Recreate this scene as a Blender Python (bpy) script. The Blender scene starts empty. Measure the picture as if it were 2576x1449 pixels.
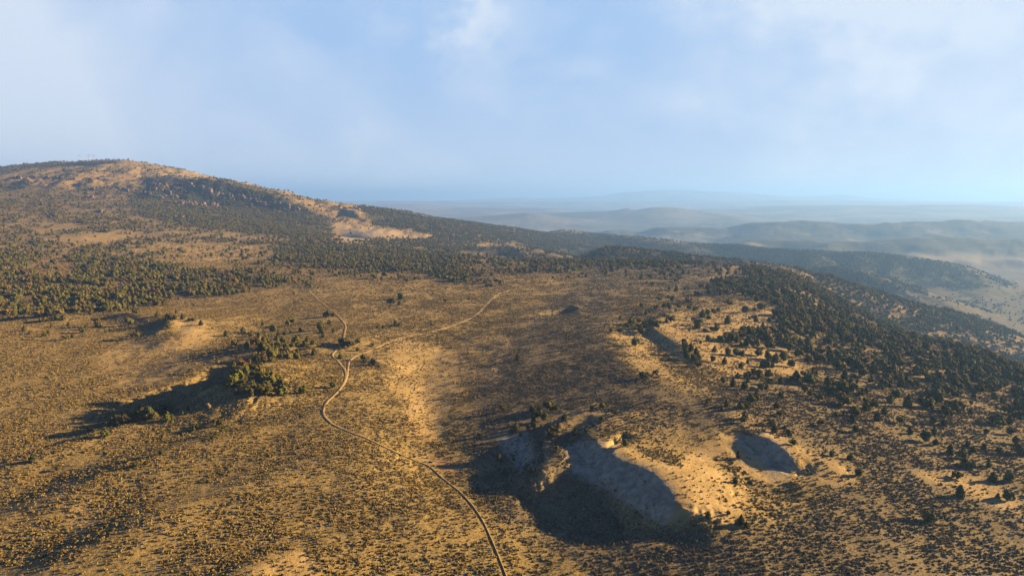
import bpy, math, random, time
import numpy as np
from mathutils import Vector
R = math.radians
QUICK = False
T0 = time.time()

# ------------------------------------------------------------------ camera
F = 1717.0; UC = 1288.0; VC = 724.5; TH = R(7.547); CZ = 100.0
scn = bpy.context.scene
COL = scn.collection
cam_d = bpy.data.cameras.new('camera'); cam = bpy.data.objects.new('camera', cam_d); COL.objects.link(cam)
cam.location = (0, 0, CZ); cam.rotation_euler = (R(90) - TH, 0, 0)
cam_d.sensor_width = 36; cam_d.lens = 36 * F / 2576; cam_d.clip_start = 1; cam_d.clip_end = 200000
scn.camera = cam

# ------------------------------------------------------------------ sky, sun, exposure
SUN_AZ = R(75); SUN_EL = R(14)
world = bpy.data.worlds.new('World'); scn.world = world; world.use_nodes = True
def build_world():
    nt = world.node_tree; N = nt.nodes; L = nt.links
    bg = N['Background']; bg.inputs['Strength'].default_value = 0.05
    sky = N.new('ShaderNodeTexSky'); sky.sky_type = 'NISHITA'; sky.sun_disc = False
    sky.sun_elevation = SUN_EL; sky.sun_rotation = SUN_AZ
    sky.altitude = 2000; sky.air_density = 1.0; sky.dust_density = 0.6; sky.ozone_density = 2.2
    tc = N.new('ShaderNodeTexCoord')
    sep = N.new('ShaderNodeSeparateXYZ'); L.new(tc.outputs['Generated'], sep.inputs[0])
    def math_(op, a, b=None, c=None, clamp=False):
        m = N.new('ShaderNodeMath'); m.operation = op; m.use_clamp = clamp
        for i, q in enumerate((a, b, c)):
            if q is None: continue
            if isinstance(q, (int, float)): m.inputs[i].default_value = q
            else: L.new(q, m.inputs[i])
        return m.outputs[0]
    # azimuth (from +Y) and elevation of the direction
    az = math_('ARCTAN2', sep.outputs[0], sep.outputs[1])
    el = math_('ARCSINE', sep.outputs[2])
    comb = N.new('ShaderNodeCombineXYZ'); L.new(az, comb.inputs[0]); L.new(math_('MULTIPLY', el, 1.25), comb.inputs[1])
    n1 = N.new('ShaderNodeTexNoise'); n1.inputs['Scale'].default_value = 4.2; n1.inputs['Detail'].default_value = 4; n1.inputs['Roughness'].default_value = .5
    n1.inputs['Distortion'].default_value = .5
    L.new(comb.outputs[0], n1.inputs['Vector'])
    n2 = N.new('ShaderNodeTexNoise'); n2.inputs['Scale'].default_value = 14; n2.inputs['Detail'].default_value = 6; n2.inputs['Roughness'].default_value = .55
    L.new(comb.outputs[0], n2.inputs['Vector'])
    base = math_('MULTIPLY', math_('SUBTRACT', n1.outputs[0], 0.47, clamp=True), 2.0)
    wisp = math_('MULTIPLY_ADD', n2.outputs[0], 2.0, 0.0)
    tot = math_('MULTIPLY', base, wisp)
    # the cloud banks of the day: (azimuth, elevation, width, height, amount)
    def da(u): return math.atan((u - 1288) / 1717)
    def de(v): return math.atan((497 - v) / 1717) 
    for (u, v, w, h, a) in ((1200, 40, 55, 150, .75), (1960, 60, 210, 110, .62), (2230, 10, 260, 120, .35), (10, 300, 190, 210, 1.3),
                            (2440, 330, 260, 220, .6), (30, 40, 120, 120, .12), (2180, 190, 130, 130, .28), (1700, 270, 200, 45, .22),
                            (700, 430, 700, 70, .2), (2576, 60, 100, 120, .15), (820, 20, 240, 50, .22)):
        dx = math_('DIVIDE', math_('SUBTRACT', math_('ADD', az, math_('MULTIPLY_ADD', n2.outputs[0], .16, -.08)), da(u)), w / 1717)
        dy = math_('DIVIDE', math_('SUBTRACT', math_('ADD', el, math_('MULTIPLY_ADD', n1.outputs[0], .16, -.08)), de(v)), h / 1717)
        r2 = math_('ADD', math_('MULTIPLY', dx, dx), math_('MULTIPLY', dy, dy))
        g = math_('MULTIPLY', math_('EXPONENT', math_('MULTIPLY', r2, -.7)), a)
        tot = math_('ADD', tot, math_('MULTIPLY', g, math_('MULTIPLY_ADD', n2.outputs[0], 1.8, .05)))
    cl = math_('MINIMUM', tot, .85)
    # deeper overhead, pale blue towards the horizon
    low = math_('EXPONENT', math_('MULTIPLY', math_('ABSOLUTE', el), -6.0))
    up = N.new('ShaderNodeMapRange'); up.interpolation_type = 'SMOOTHSTEP'; L.new(el, up.inputs[0])
    up.inputs[1].default_value = .27; up.inputs[2].default_value = .65; up.inputs[3].default_value = 1; up.inputs[4].default_value = 0
    dim = N.new('ShaderNodeMixRGB'); dim.blend_type = 'MULTIPLY'; dim.inputs[0].default_value = 1; L.new(sky.outputs[0], dim.inputs[1]); dim.inputs[2].default_value = SKY_TINT
    blue = N.new('ShaderNodeMixRGB'); L.new(low, blue.inputs[0]); blue.inputs[1].default_value = SKY_BLUE; blue.inputs[2].default_value = SKY_LOW
    tint = N.new('ShaderNodeMixRGB'); L.new(up.outputs[0], tint.inputs[0]); L.new(dim.outputs[0], tint.inputs[1]); L.new(blue.outputs[0], tint.inputs[2])
    cm = N.new('ShaderNodeMixRGB'); L.new(math_('MULTIPLY', cl, up.outputs[0]), cm.inputs[0])
    L.new(tint.outputs[0], cm.inputs[1]); cm.inputs[2].default_value = SKY_CLOUD
    L.new(cm.outputs[0], bg.inputs['Color'])
SKY_TINT = (.17, .28, .52, 1); SKY_BLUE = (1.5, 2.5, 4.1, 1)
SKY_LOW = (2.7, 3.25, 4.1, 1); SKY_CLOUD = (3.55, 3.95, 4.5, 1)
build_world()
sun_d = bpy.data.lights.new('sun', 'SUN'); sun_d.energy = 5.0; sun_d.angle = R(.55); sun_d.color = (1.0, .685, .285)
sun = bpy.data.objects.new('sun', sun_d); COL.objects.link(sun)
SV = Vector((math.sin(SUN_AZ) * math.cos(SUN_EL), math.cos(SUN_AZ) * math.cos(SUN_EL), math.sin(SUN_EL)))
sun.rotation_euler = SV.to_track_quat('Z', 'Y').to_euler(); sun.location = (500, 100, 400)
vs = scn.view_settings; vs.view_transform = 'Standard'; vs.look = 'None'; vs.exposure = 2.1; vs.gamma = 1.0; vs.use_curve_mapping = False
scn.render.engine = 'CYCLES'
cy = scn.cycles; cy.max_bounces = 5; cy.diffuse_bounces = 0; cy.glossy_bounces = 1; cy.transmission_bounces = 2; cy.volume_bounces = 1
cy.transparent_max_bounces = 4; cy.caustics_reflective = False; cy.caustics_refractive = False
cy.use_denoising = True

# ------------------------------------------------------------------ helpers
def tag(o, label=None, cat=None, group=None, kind=None):
    if label: o['label'] = label
    if cat: o['category'] = cat
    if group: o['group'] = group
    if kind: o['kind'] = kind
    return o
def mesh_np(name, verts, quads=None, tris=None, mats=(), mi=None, smooth=False):
    verts = np.asarray(verts, np.float32)
    me = bpy.data.meshes.new(name); me.vertices.add(len(verts)); me.vertices.foreach_set('co', verts.ravel())
    idx = []; tot = []
    if quads is not None and len(quads): idx.append(np.asarray(quads, np.int32).ravel()); tot.append(np.full(len(quads), 4, np.int32))
    if tris is not None and len(tris): idx.append(np.asarray(tris, np.int32).ravel()); tot.append(np.full(len(tris), 3, np.int32))
    if idx:
        idx = np.concatenate(idx); tot = np.concatenate(tot); st = np.concatenate([[0], np.cumsum(tot)[:-1]]).astype(np.int32)
        me.loops.add(len(idx)); me.loops.foreach_set('vertex_index', idx)
        me.polygons.add(len(tot)); me.polygons.foreach_set('loop_start', st); me.polygons.foreach_set('loop_total', tot)
        if mi is not None: me.polygons.foreach_set('material_index', np.asarray(mi, np.int32))
        me.polygons.foreach_set('use_smooth', np.full(len(tot), smooth))
    for m in mats: me.materials.append(m)
    me.update(calc_edges=True)
    return me
def link(name, me, parent=None, loc=(0, 0, 0)):
    o = bpy.data.objects.new(name, me); COL.objects.link(o); o.location = loc
    if parent: o.parent = parent
    return o

def hash2(ix, iy, seed):
    h = (ix.astype(np.int64) * 374761393 + iy.astype(np.int64) * 668265263 + seed * 974634777) & 0xffffffff
    h = ((h ^ (h >> 13)) * 1274126177) & 0xffffffff
    h = h ^ (h >> 16)
    return h.astype(np.float64) / 4294967295.0
def gnoise(x, y, seed=0):
    ix = np.floor(x); iy = np.floor(y); fx = x - ix; fy = y - iy
    ix = ix.astype(np.int64); iy = iy.astype(np.int64)
    sx = fx * fx * fx * (fx * (fx * 6 - 15) + 10); sy = fy * fy * fy * (fy * (fy * 6 - 15) + 10)
    def g(a, b, dx, dy):
        t = hash2(ix + a, iy + b, seed) * 2 * np.pi
        return np.cos(t) * dx + np.sin(t) * dy
    n0 = g(0, 0, fx, fy) * (1 - sx) + g(1, 0, fx - 1, fy) * sx
    n1 = g(0, 1, fx, fy - 1) * (1 - sx) + g(1, 1, fx - 1, fy - 1) * sx
    return (n0 * (1 - sy) + n1 * sy) * 1.4
def fbm(x, y, scale, octs=4, seed=0, gain=.5, ridged=False):
    s = 0; a = 1; f = 1 / scale; tot = 0
    for o in range(octs):
        n = gnoise(x * f + o * 17.3, y * f - o * 9.1, seed + o)
        if ridged: n = 1 - 2 * np.abs(n)
        s = s + a * n; tot += a; a *= gain; f *= 2.03
    return s / tot

def P(u, v, Y):
    dy = F * math.cos(TH) + (VC - v) * math.sin(TH); dz = -F * math.sin(TH) + (VC - v) * math.cos(TH)
    t = Y / dy
    return ((u - UC) * t, Y, CZ + dz * t)
def Pz(u, v, z):
    dy = F * math.cos(TH) + (VC - v) * math.sin(TH); dz = -F * math.sin(TH) + (VC - v) * math.cos(TH)
    t = (z - CZ) / dz
    return ((u - UC) * t, dy * t, z)
def project(x, y, z):
    dep = y * math.cos(TH) - (z - CZ) * math.sin(TH)
    up = y * math.sin(TH) + (z - CZ) * math.cos(TH)
    dep = np.where(dep < 1, 1, dep)
    return UC + F * x / dep, VC - F * up / dep, dep

# ------------------------------------------------------------------ the land: one height field on a polar sheet
r1 = np.geomspace(12, 150, 44, endpoint=False); r2 = np.geomspace(150, 3000, 760, endpoint=False); r3 = np.geomspace(3000, 42000, 250)
RR = np.concatenate([r1, r2, r3]); NR = len(RR)
NC = 1000
th_f = np.linspace(R(-44), R(44), NC); th_b = np.linspace(R(44), R(316), 70)[1:-1]
TT = np.concatenate([th_f, th_b]); NT = len(TT)
RG, TG = np.meshgrid(RR, TT, indexing='ij')
X = RG * np.sin(TG); Y = RG * np.cos(TG)

bu = np.array([-900, 0, 450, 850, 1130, 1400, 1700, 1950, 2250, 2576, 3300.])
bt = np.arctan((bu - UC) / F)
br = np.array([12, 180, 240, 330, 450, 650, 900, 1080, 1400, 1900, 2600, 3500, 5500, 9000, 20000, 42000.])
BZ = np.array([
 [0, 0, 0, 0, 0, 0, 0, 0, 0, 0, 0],
 [-2, -1, 3, 1, -1, 0, 2, 3, 2, 0, -6],
 [-4, -4, 1, 2, -3, -4, 1, 2, 1, -3, -14],
 [-6, -5, -3.5, 2, -4, -1, 7, 3, -4, -13, -32],
 [-6, -4, -3, 0, -3, 1, 7, 1, -12, -28, -56],
 [0, -1, -2, 0, -2, 0, 4, 3, -26, -56, -92],
 [6, 5, 2, 0, -1, 0, 2, 1, -50, -92, -130],
 [9, 8, 4, 0, -3, -4, -1, -8, -78, -122, -158],
 [20, 14, 8, 0, -15, -30, -40, -70, -122, -162, -196],
 [70, 50, 40, 3, -40, -80, -100, -130, -172, -204, -222],
 [140, 110, 80, -5, -80, -135, -170, -190, -214, -226, -234],
 [120, 90, 30, -50, -150, -190, -212, -222, -230, -236, -238],
 [-60, -80, -120, -190, -225, -235, -235, -235, -235, -238, -238],
 [-235] * 11, [-240] * 11, [-240] * 11], float)
def pchip(xk, yk, x):
    """monotone cubic along axis 0 of yk, evaluated at x"""
    h = np.diff(xk); shp = (-1,) + (1,) * (yk.ndim - 1); hh = h.reshape(shp)
    d = np.diff(yk, axis=0) / hh
    m = np.zeros_like(yk)
    w1 = (2 * h[1:] + h[:-1]).reshape(shp); w2 = (h[1:] + 2 * h[:-1]).reshape(shp)
    with np.errstate(divide='ignore', invalid='ignore'):
        hm = (w1 + w2) / (w1 / d[:-1] + w2 / d[1:])
    avg = (d[:-1] + d[1:]) / 2
    m[1:-1] = np.where(d[:-1] * d[1:] > 0, .5 * hm + .5 * avg, avg * .5); m[0] = d[0]; m[-1] = d[-1]
    m = np.nan_to_num(m)
    x = np.clip(x, xk[0], xk[-1]); i = np.clip(np.searchsorted(xk, x) - 1, 0, len(xk) - 2)
    t = ((x - xk[i]) / h[i]); tt = t.reshape(shp); H_ = h[i].reshape(shp)
    return ((1 + 2 * tt) * (1 - tt) ** 2) * yk[i] + (tt * (1 - tt) ** 2) * H_ * m[i] + (tt * tt * (3 - 2 * tt)) * yk[i + 1] + (tt * tt * (tt - 1)) * H_ * m[i + 1]
B1 = pchip(np.log(br), BZ, np.log(RR))                 # NR x cols
tq = np.where(TT > math.pi, TT - 2 * math.pi, TT)
tq = np.clip(tq, bt[0], bt[-1])
Z = pchip(bt, B1.T.copy(), tq).T
behind = np.clip((np.abs(np.where(TG > math.pi, TG - 2 * math.pi, TG)) - R(50)) / R(60), 0, 1)
behind = behind * behind * (3 - 2 * behind)
Z = Z * (1 - behind) + behind * (-.0 - 40 * np.clip((RG - 400) / 4000, 0, 1) - 195 * np.clip((RG - 3000) / 6000, 0, 1))
Z0 = Z.copy()

def window(pts, reach):
    p = np.array([q[:2] for q in pts], float); r = np.hypot(p[:, 0], p[:, 1])
    i0 = max(0, int(np.searchsorted(RR, r.min() - reach)) - 1); i1 = min(NR, int(np.searchsorted(RR, r.max() + reach)) + 2)
    t = np.arctan2(p[:, 0], p[:, 1]); dt = reach / max(r.min(), 1.0) if reach < r.min() else 9
    j0 = 0; j1 = NT
    if dt < .6 and t.min() - dt > R(-43) and t.max() + dt < R(43):
        j0 = int(np.searchsorted(th_f, t.min() - dt)); j1 = int(np.searchsorted(th_f, t.max() + dt))
    return slice(i0, i1), slice(j0, j1)
def poly_dist(pts, X, Y):
    """distance, side, height along line"""
    pts = np.array(pts, float)
    best = np.full(X.shape, 1e12); sd = np.zeros(X.shape); zc = np.zeros(X.shape); ws = np.zeros(X.shape)
    for i in range(len(pts) - 1):
        ax, ay, az = pts[i]; bx, by, bz = pts[i + 1]
        dx, dy = bx - ax, by - ay; l2 = dx * dx + dy * dy + 1e-9; ll = math.sqrt(l2)
        t = np.clip(((X - ax) * dx + (Y - ay) * dy) / l2, 0, 1)
        ex = X - ax - t * dx; ey = Y - ay - t * dy; d2 = ex * ex + ey * ey
        best = np.minimum(best, d2); w = 1 / (d2 + .3) ** 2.5; w *= ll + .5
        q = (dx * (Y - ay) - dy * (X - ax)) / (ll * np.sqrt(d2) + 1e-6)
        sd += w * np.clip(q, -1, 1); zc += w * (az + t * (bz - az)); ws += w
    return np.sqrt(best), np.clip(sd / ws, -1, 1), zc / ws
def smooth_pts(pts, n=5):
    """Catmull-Rom through world points"""
    p = [pts[0]] + list(pts) + [pts[-1]]; out = []
    for i in range(1, len(p) - 2):
        a, b, c, d = (np.array(q, float) for q in (p[i - 1], p[i], p[i + 1], p[i + 2]))
        for k in range(n):
            t = k / n
            out.append(.5 * ((2 * b) + (c - a) * t + (2 * a - 5 * b + 4 * c - d) * t * t + (3 * b - 3 * c + d - a) * t ** 3))
    out.append(np.array(p[-2], float)); return out
def ridge(pts, sl, sr, k=4., rnd=6., warp=0., wscale=200., seed=5, n=3):
    """raise the land to a crest line; sl/sr: slope on the left/right of the direction of travel"""
    reach = max(90, min(p[1] for p in pts) * .35) / max(.6, 4 * min(sl, sr)) * 1.6
    W_ = window(pts, reach); X_, Y_, Z_ = X[W_], Y[W_], Z[W_]
    d, s, zc = poly_dist(smooth_pts(pts, n), X_, Y_)
    w = .5 + .5 * s * np.tanh(d / max(rnd, 1e-3) / .5)
    sl_ = sr + (sl - sr) * w
    dd = np.sqrt(d * d + rnd * rnd) - rnd
    h = zc - sl_ * dd
    if warp: h = h - sl_ * warp * fbm(X_, Y_, wscale, 4, seed) * wscale * .5 * (1 - np.exp(-dd / (wscale * .5)))
    diff = h - Z_; fade = np.clip((reach - d) / (reach * .3), 0, 1)
    Z[W_] = Z_ + fade * (diff + np.sqrt(diff * diff + k * k)) / 2
def bump(pts, amp, w, wl=None, n=3):
    """raise (+) or carve (-) along a line with a soft cross-section; ends fade"""
    ww0 = max(w, wl or 0); W_ = window(pts, ww0 * 4); X_, Y_ = X[W_], Y[W_]
    d, s, zc = poly_dist(smooth_pts([(p[0], p[1], 0) for p in pts], n), X_, Y_)
    ww = np.where(s > 0, wl if wl else w, w)
    Z[W_] += amp * np.exp(-(d / ww) ** 2)
def Q(lst): return [P(*p) for p in lst]
def QZ(lst): return [Pz(*p) for p in lst]

# --- far plain: low swells, badlands, hazy ranges
far = np.clip((RG - 5000) / 4000, 0, 1)
Z += far * (26 * fbm(X, Y, 3800, 4, 3) + 14 * np.clip(fbm(X, Y, 1300, 4, 8, ridged=True), 0, 1)) * (1 - .5 * np.clip((RG - 15000) / 15000, 0, 1))
ridge(Q([(1120, 505, 24000), (1300, 497, 24000), (1345, 499, 24000), (1500, 494, 23500), (1560, 485, 23500), (1690, 477, 23000), (1780, 481, 23000), (1880, 486, 23500), (1960, 494, 24000),
         (2060, 494, 24000), (2110, 490, 24000), (2180, 498, 24500), (2300, 503, 25000)]), .12, .12, 20, 300, .1, 2000)
ridge(Q([(700, 507, 17000), (1000, 506, 17000), (1400, 508, 17500), (1800, 506, 17500), (2100, 504, 18000), (2300, 508, 17000), (2700, 507, 17000)]), .08, .05, 20, 300, .2, 2000)
ridge(Q([(1850, 524, 11500), (2000, 517, 11500), (2250, 516, 11200), (2450, 515, 11200), (2520, 520, 11500), (2900, 524, 12000)]), .05, .05, 15, 300, .3, 1500)
ridge(Q([(850, 523, 11500), (1000, 514, 11500), (1150, 520, 11500), (1300, 522, 11500)]), .05, .05, 15, 300, .3, 1500)
ridge(Q([(1280, 543, 8600), (1420, 535, 8600), (1500, 532, 8500), (1545, 530, 8400), (1580, 524, 8300), (1600, 529, 8300), (1640, 522, 8200), (1700, 523, 8300), (1760, 534, 8500)]), .14, .14, 12, 90, .4, 700)
ridge(Q([(1020, 552, 7600), (1200, 545, 7600), (1330, 536, 7600), (1400, 545, 7600), (1530, 560, 7500)]), .1, .1, 15, 120, .4, 700)
# --- blue ridges right of centre
ridge(Q([(1470, 592, 5600), (1540, 574, 5500), (1600, 583, 5500), (1660, 572, 5400), (1760, 569, 5300), (1830, 571, 5300), (1900, 561, 5300), (2000, 556, 5200), (2090, 556, 5200), (2150, 560, 5100),
         (2260, 560, 5000), (2400, 550, 5000), (2500, 556, 5000), (2650, 556, 5000), (3000, 545, 5000)]), .22, .30, 14, 90, .8, 650, 11)
ridge(Q([(1800, 622, 4000), (1850, 604, 3950), (1960, 602, 3900), (2080, 603, 3800), (2180, 602, 3700), (2330, 595, 3700), (2576, 600, 3700), (3000, 592, 3700)]), .25, .34, 12, 60, .8, 480, 12)
ridge(Q([(1640, 612, 3050), (1830, 616, 2750), (1910, 624, 2650), (2039, 632, 2560), (2156, 636, 2520), (2215, 639, 2500), (2313, 651, 2460), (2430, 671, 2430), (2508, 702, 2400), (2545, 722, 2380)]), .4, .48, 8, 30, .45, 170, 13)
for u_, v_, Y_, v2, Y2 in ((2060, 634, 2550, 676, 2250), (2170, 638, 2510, 694, 2220), (2262, 646, 2480, 704, 2230), (2350, 658, 2450, 712, 2240), (2430, 673, 2420, 714, 2260)):
    ridge(Q([(u_, v_ + 2, Y_), ((u_ + (u_ - 30)) / 2, (v_ + v2) / 2 - 6, (Y_ + Y2) / 2), (u_ - 40, v2, Y2)]), .45, .6, 5, 12, .3, 80, 14)
ridge(Q([(1920, 654, 2050), (2015, 668, 1980), (2100, 671, 1950), (2150, 678, 1920), (2211, 689, 1880), (2255, 708, 1850)]), .4, .45, 5, 14, .3, 90, 14)
for u_, v_, Y_, v2, Y2 in ((1730, 572, 5350, 588, 5000), (1960, 560, 5200, 590, 4700), (2070, 560, 5150, 582, 4900), (2310, 558, 5000, 590, 4600), (2520, 557, 4950, 586, 4700)):
    ridge(Q([(u_, v_ + 2, Y_), (u_ - 20, (v_ + v2) / 2 - 4, (Y_ + Y2) / 2), (u_ - 50, v2, Y2)]), .2, .28, 12, 60, .9, 260, 14)
for u_, v_, Y_, v2, Y2 in ((1900, 606, 3920, 622, 3650), (2110, 604, 3800, 632, 3450), (2330, 600, 3700, 640, 3350), (2540, 602, 3680, 640, 3400)):
    ridge(Q([(u_, v_ + 2, Y_), (u_ - 20, (v_ + v2) / 2 - 5, (Y_ + Y2) / 2), (u_ - 50, v2, Y2)]), .24, .34, 10, 40, .9, 180, 14)
ridge(Q([(1380, 700, 1500), (1470, 648, 1480), (1510, 628, 1480), (1560, 618, 1500), (1640, 628, 1480), (1740, 641, 1420), (1850, 652, 1350), (1950, 662, 1280)]), .3, .3, 6, 25, .3, 150, 15)
# --- the long forested ridge falling from the mountain to the plain
ridge(Q([(860, 508, 3300), (930, 519, 3300), (1010, 529, 3250), (1090, 547, 3200), (1130, 552, 3200), (1200, 565, 3100), (1270, 573, 3100), (1300, 577, 3200), (1380, 592, 3200), (1420, 580, 3100), (1500, 590, 3000), (1600, 596, 2900), (1680, 606, 2800)]), .3, .26, 10, 70, .2, 260, 16)
ridge(Q([(1250, 600, 2500), (1380, 612, 2400), (1480, 622, 2300), (1560, 640, 2200)]), .25, .25, 10, 50, .4, 200, 17)
# --- the mountain
ridge(Q([(-900, 440, 3000), (-300, 428, 3000), (0, 414, 3000), (130, 408, 2950), (225, 404, 2850), (262, 397, 2750), (330, 403, 2700), (430, 421, 2650), (540, 446, 2600), (620, 465, 2550), (700, 478, 2500), (755, 495, 2450), (860, 512, 2400), (905, 520, 2380)]), .3, .19, 20, 60, .25, 300, 18)
# low saddle in front of the left skyline: the shaded hollow behind the tan shoulder
ridge(Q([(-300, 455, 2450), (0, 441, 2400), (130, 436, 2380), (240, 432, 2400), (330, 425, 2500)]), .34, .25, 6, 30, .3, 160, 19)
bump(Q([(-100, 440, 2680), (100, 435, 2680), (210, 425, 2650)]), -38, 90)
# shoulder above the dark flank, then its face
ridge(Q([(330, 446, 2420), (430, 440, 2400), (500, 447, 2380), (560, 454, 2360), (640, 472, 2320), (700, 490, 2280), (760, 515, 2220), (820, 545, 2150)]), .12, .5, 8, 20, .4, 110, 20)
ridge(Q([(430, 446, 2380), (410, 462, 2300), (385, 488, 2180), (365, 520, 2080)]), .38, .6, 6, 8, .4, 60, 21)
ridge(Q([(470, 470, 2330), (480, 500, 2200), (470, 530, 2080), (450, 560, 1960)]), .3, .55, 6, 12, .4, 60, 22)
ridge(Q([(600, 480, 2300), (590, 515, 2180), (560, 545, 2080)]), .3, .55, 6, 12, .4, 60, 22)
ridge(Q([(700, 500, 2250), (700, 540, 2120), (690, 575, 1980)]), .3, .55, 6, 12, .4, 60, 23)
ridge(Q([(80, 450, 2380), (60, 500, 2150), (40, 560, 1850)]), .2, .24, 8, 20, .4, 80, 24)
ridge(Q([(260, 450, 2380), (250, 500, 2150), (220, 550, 1900)]), .2, .26, 8, 20, .4, 80, 25)
# knob and tan spurs at the foot of the mountain
ridge(Q([(850, 520, 2350), (885, 525, 2200), (905, 540, 2120), (940, 560, 2050), (965, 575, 2000)]), .26, .55, 5, 10, .3, 60, 26)
ridge(Q([(900, 566, 2000), (960, 572, 1960), (1010, 578, 1940), (1085, 594, 1880)]), .25, .3, 5, 14, .2, 60, 27)
ridge(Q([(960, 574, 1940), (930, 585, 1860), (900, 600, 1780), (880, 612, 1700)]), .2, .45, 5, 10, .3, 60, 28)
# wooded hills in the middle distance
ridge(Q([(690, 622, 1500), (740, 610, 1480), (860, 607, 1450), (930, 620, 1420), (1010, 635, 1400), (1080, 652, 1370), (1150, 670, 1330), (1230, 695, 1250)]), .16, .25, 6, 22, .3, 110, 29)
ridge(Q([(1080, 640, 1700), (1150, 625, 1680), (1230, 617, 1640), (1290, 616, 1620), (1350, 628, 1560), (1410, 646, 1500), (1450, 660, 1430)]), .2, .42, 6, 14, .35, 90, 30)
ridge(Q([(1290, 616, 1620), (1320, 640, 1500), (1345, 668, 1380)]), .28, .6, 5, 10, .35, 60, 31)
bump(Q([(1110, 650, 1520), (1200, 665, 1450), (1290, 680, 1390)]), -34, 60)
bump(Q([(845, 600, 1830), (880, 612, 1760)]), -22, 55)
ridge(Q([(200, 600, 1620), (330, 605, 1600), (480, 612, 1560), (600, 622, 1520)]), .12, .14, 6, 30, .3, 130, 32)
ridge(Q([(-200, 620, 1150), (60, 632, 1130), (200, 640, 1120), (340, 652, 1090), (480, 672, 1040), (560, 690, 980)]), .12, .15, 5, 25, .3, 100, 33)
ridge(Q([(600, 625, 1350), (680, 615, 1330), (720, 640, 1280)]), .2, .3, 4, 14, .3, 80, 34)

# --- near land (the numbers give height above the camera-foot level)
# terrace edge under the left wood
ridge(QZ([(-120, 790, 2.5), (60, 796, 2.5), (170, 792, 3), (250, 790, 2), (340, 792, 2.5), (430, 800, 3.5), (500, 806, 3)]), .05, .32, 1.5, 5, .2, 40, 35)
ridge(QZ([(430, 800, 5), (425, 818, 4.5), (400, 835, 2.5)]), .14, .5, 1.0, 3, .2, 40, 35)
ridge(QZ([(500, 806, 4), (470, 830, 3), (430, 858, 1), (370, 880, -2)]), .12, .12, 1.0, 6, .2, 40, 35)
# grove knoll and its tail, steep towards the left
ridge(QZ([(900, 862, 2.5), (800, 866, 3.5), (700, 868, 5.5), (655, 872, 7), (640, 885, 6), (650, 905, 5)]), .34, .10, 1.5, 3, .2, 30, 36)
ridge(QZ([(800, 905, 2.5), (720, 905, 5), (668, 912, 8), (630, 926, 10), (618, 945, 10.5), (625, 975, 9), (655, 995, 6), (740, 1002, 3.5)]), .12, .42, 1.5, 4, .2, 30, 37)
ridge(QZ([(790, 1000, 2), (700, 1002, 3), (640, 1008, 3.2), (560, 1020, 2.8), (480, 1034, 1.6), (400, 1050, .5), (320, 1070, -.5), (240, 1090, -1), (140, 1122, -2), (40, 1150, -3)]), .20, .40, 1.2, 3, .15, 30, 38)
bump(QZ([(575, 960, -4), (530, 985, -5), (470, 1003, -6), (400, 1022, -6)]), -6.5, 13)
ridge(QZ([(760, 1060, 1.6), (620, 1085, 2.2), (480, 1125, 2.2), (330, 1175, 1.5), (180, 1235, 0), (60, 1290, -2)]), .05, .27, 1.0, 6, .2, 30, 39)
ridge(QZ([(860, 1180, 1.5), (700, 1210, 2.5), (560, 1250, 3), (420, 1300, 3.6), (300, 1360, 3), (200, 1420, 2)]), .07, .27, 1.2, 8, .2, 30, 39)
ridge(QZ([(1000, 1330, 2), (820, 1370, 4), (640, 1440, 5.5)]), .06, .26, 1.0, 6, .2, 30, 39)
# small mounds
ridge(QZ([(925, 905, 2.2), (950, 908, 2.6), (975, 918, 1.2)]), .3, .35, .6, 1.5)
ridge(QZ([(960, 1020, -.2), (990, 1060, .4), (1010, 1095, -.6)]), .1, .14, .8, 5)
# hollow like a dark pool on the plain
bump(QZ([(1385, 790, 0), (1410, 786, 0), (1432, 783, 0)]), -8.0, 6)
bump(QZ([(1446, 775, 0), (1452, 792, 0)]), 1.6, 6)
# the draw
bump(QZ([(1085, 1190, -3), (1095, 1120, -3), (1115, 1050, -3), (1130, 980, -3), (1160, 900, -2), (1230, 840, -1)]), -1.6, 14)
# broad tongue and the amphitheatres cut in its left side
ridge(QZ([(1800, 1010, 9.5), (1660, 1010, 9.5), (1560, 1050, 9), (1500, 1085, 9), (1530, 1118, 9), (1570, 1155, 9), (1650, 1180, 9.5), (1698, 1225, 9.5), (1715, 1280, 8), (1700, 1330, 4), (1680, 1370, 1)]), .16, .48, 1.4, 5.0, .12, 25, 40)
ridge(QZ([(1560, 1050, 8.2), (1480, 1040, 7), (1420, 1060, 6), (1385, 1090, 5.5), (1378, 1120, 5), (1392, 1150, 4)]), .18, .48, 1.0, 2.5, .12, 25, 41)
ridge(QZ([(1402, 1130, 6.6), (1395, 1160, 6.6), (1383, 1190, 5.8), (1360, 1222, 3.8), (1330, 1260, -.5)]), .3, .38, .8, 4.0, .12, 25, 42)
ridge(QZ([(1600, 1168, 8), (1560, 1190, 4.5), (1500, 1225, 0)]), .45, .6, .8, 1.2, .12, 25, 42)
bump(QZ([(1300, 1170, 0), (1240, 1160, -2), (1180, 1130, -3)]), -3.0, 9)
bump(QZ([(1575, 1150, 0), (1540, 1180, 0), (1490, 1200, 0)]), -.9, 2.4)
bump(QZ([(1480, 1270, -3), (1400, 1290, -4), (1500, 1320, -4)]), -4.5, 12)
# second, smaller amphitheatre
ridge(QZ([(1830, 1085, 8), (1890, 1092, 8.4), (1940, 1106, 8.6), (1975, 1130, 8), (1998, 1165, 6), (2010, 1205, 2.5)]), .16, .5, .9, 3.4, .12, 25, 43)
ridge(QZ([(1935, 1104, 8.4), (1915, 1130, 4.5), (1905, 1150, 2)]), .5, .6, .6, 1.0, .12, 25, 43)
bump(QZ([(1835, 1130, 0), (1870, 1180, 0), (1910, 1220, 0), (1950, 1260, 0)]), -3.0, 6)
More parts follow.
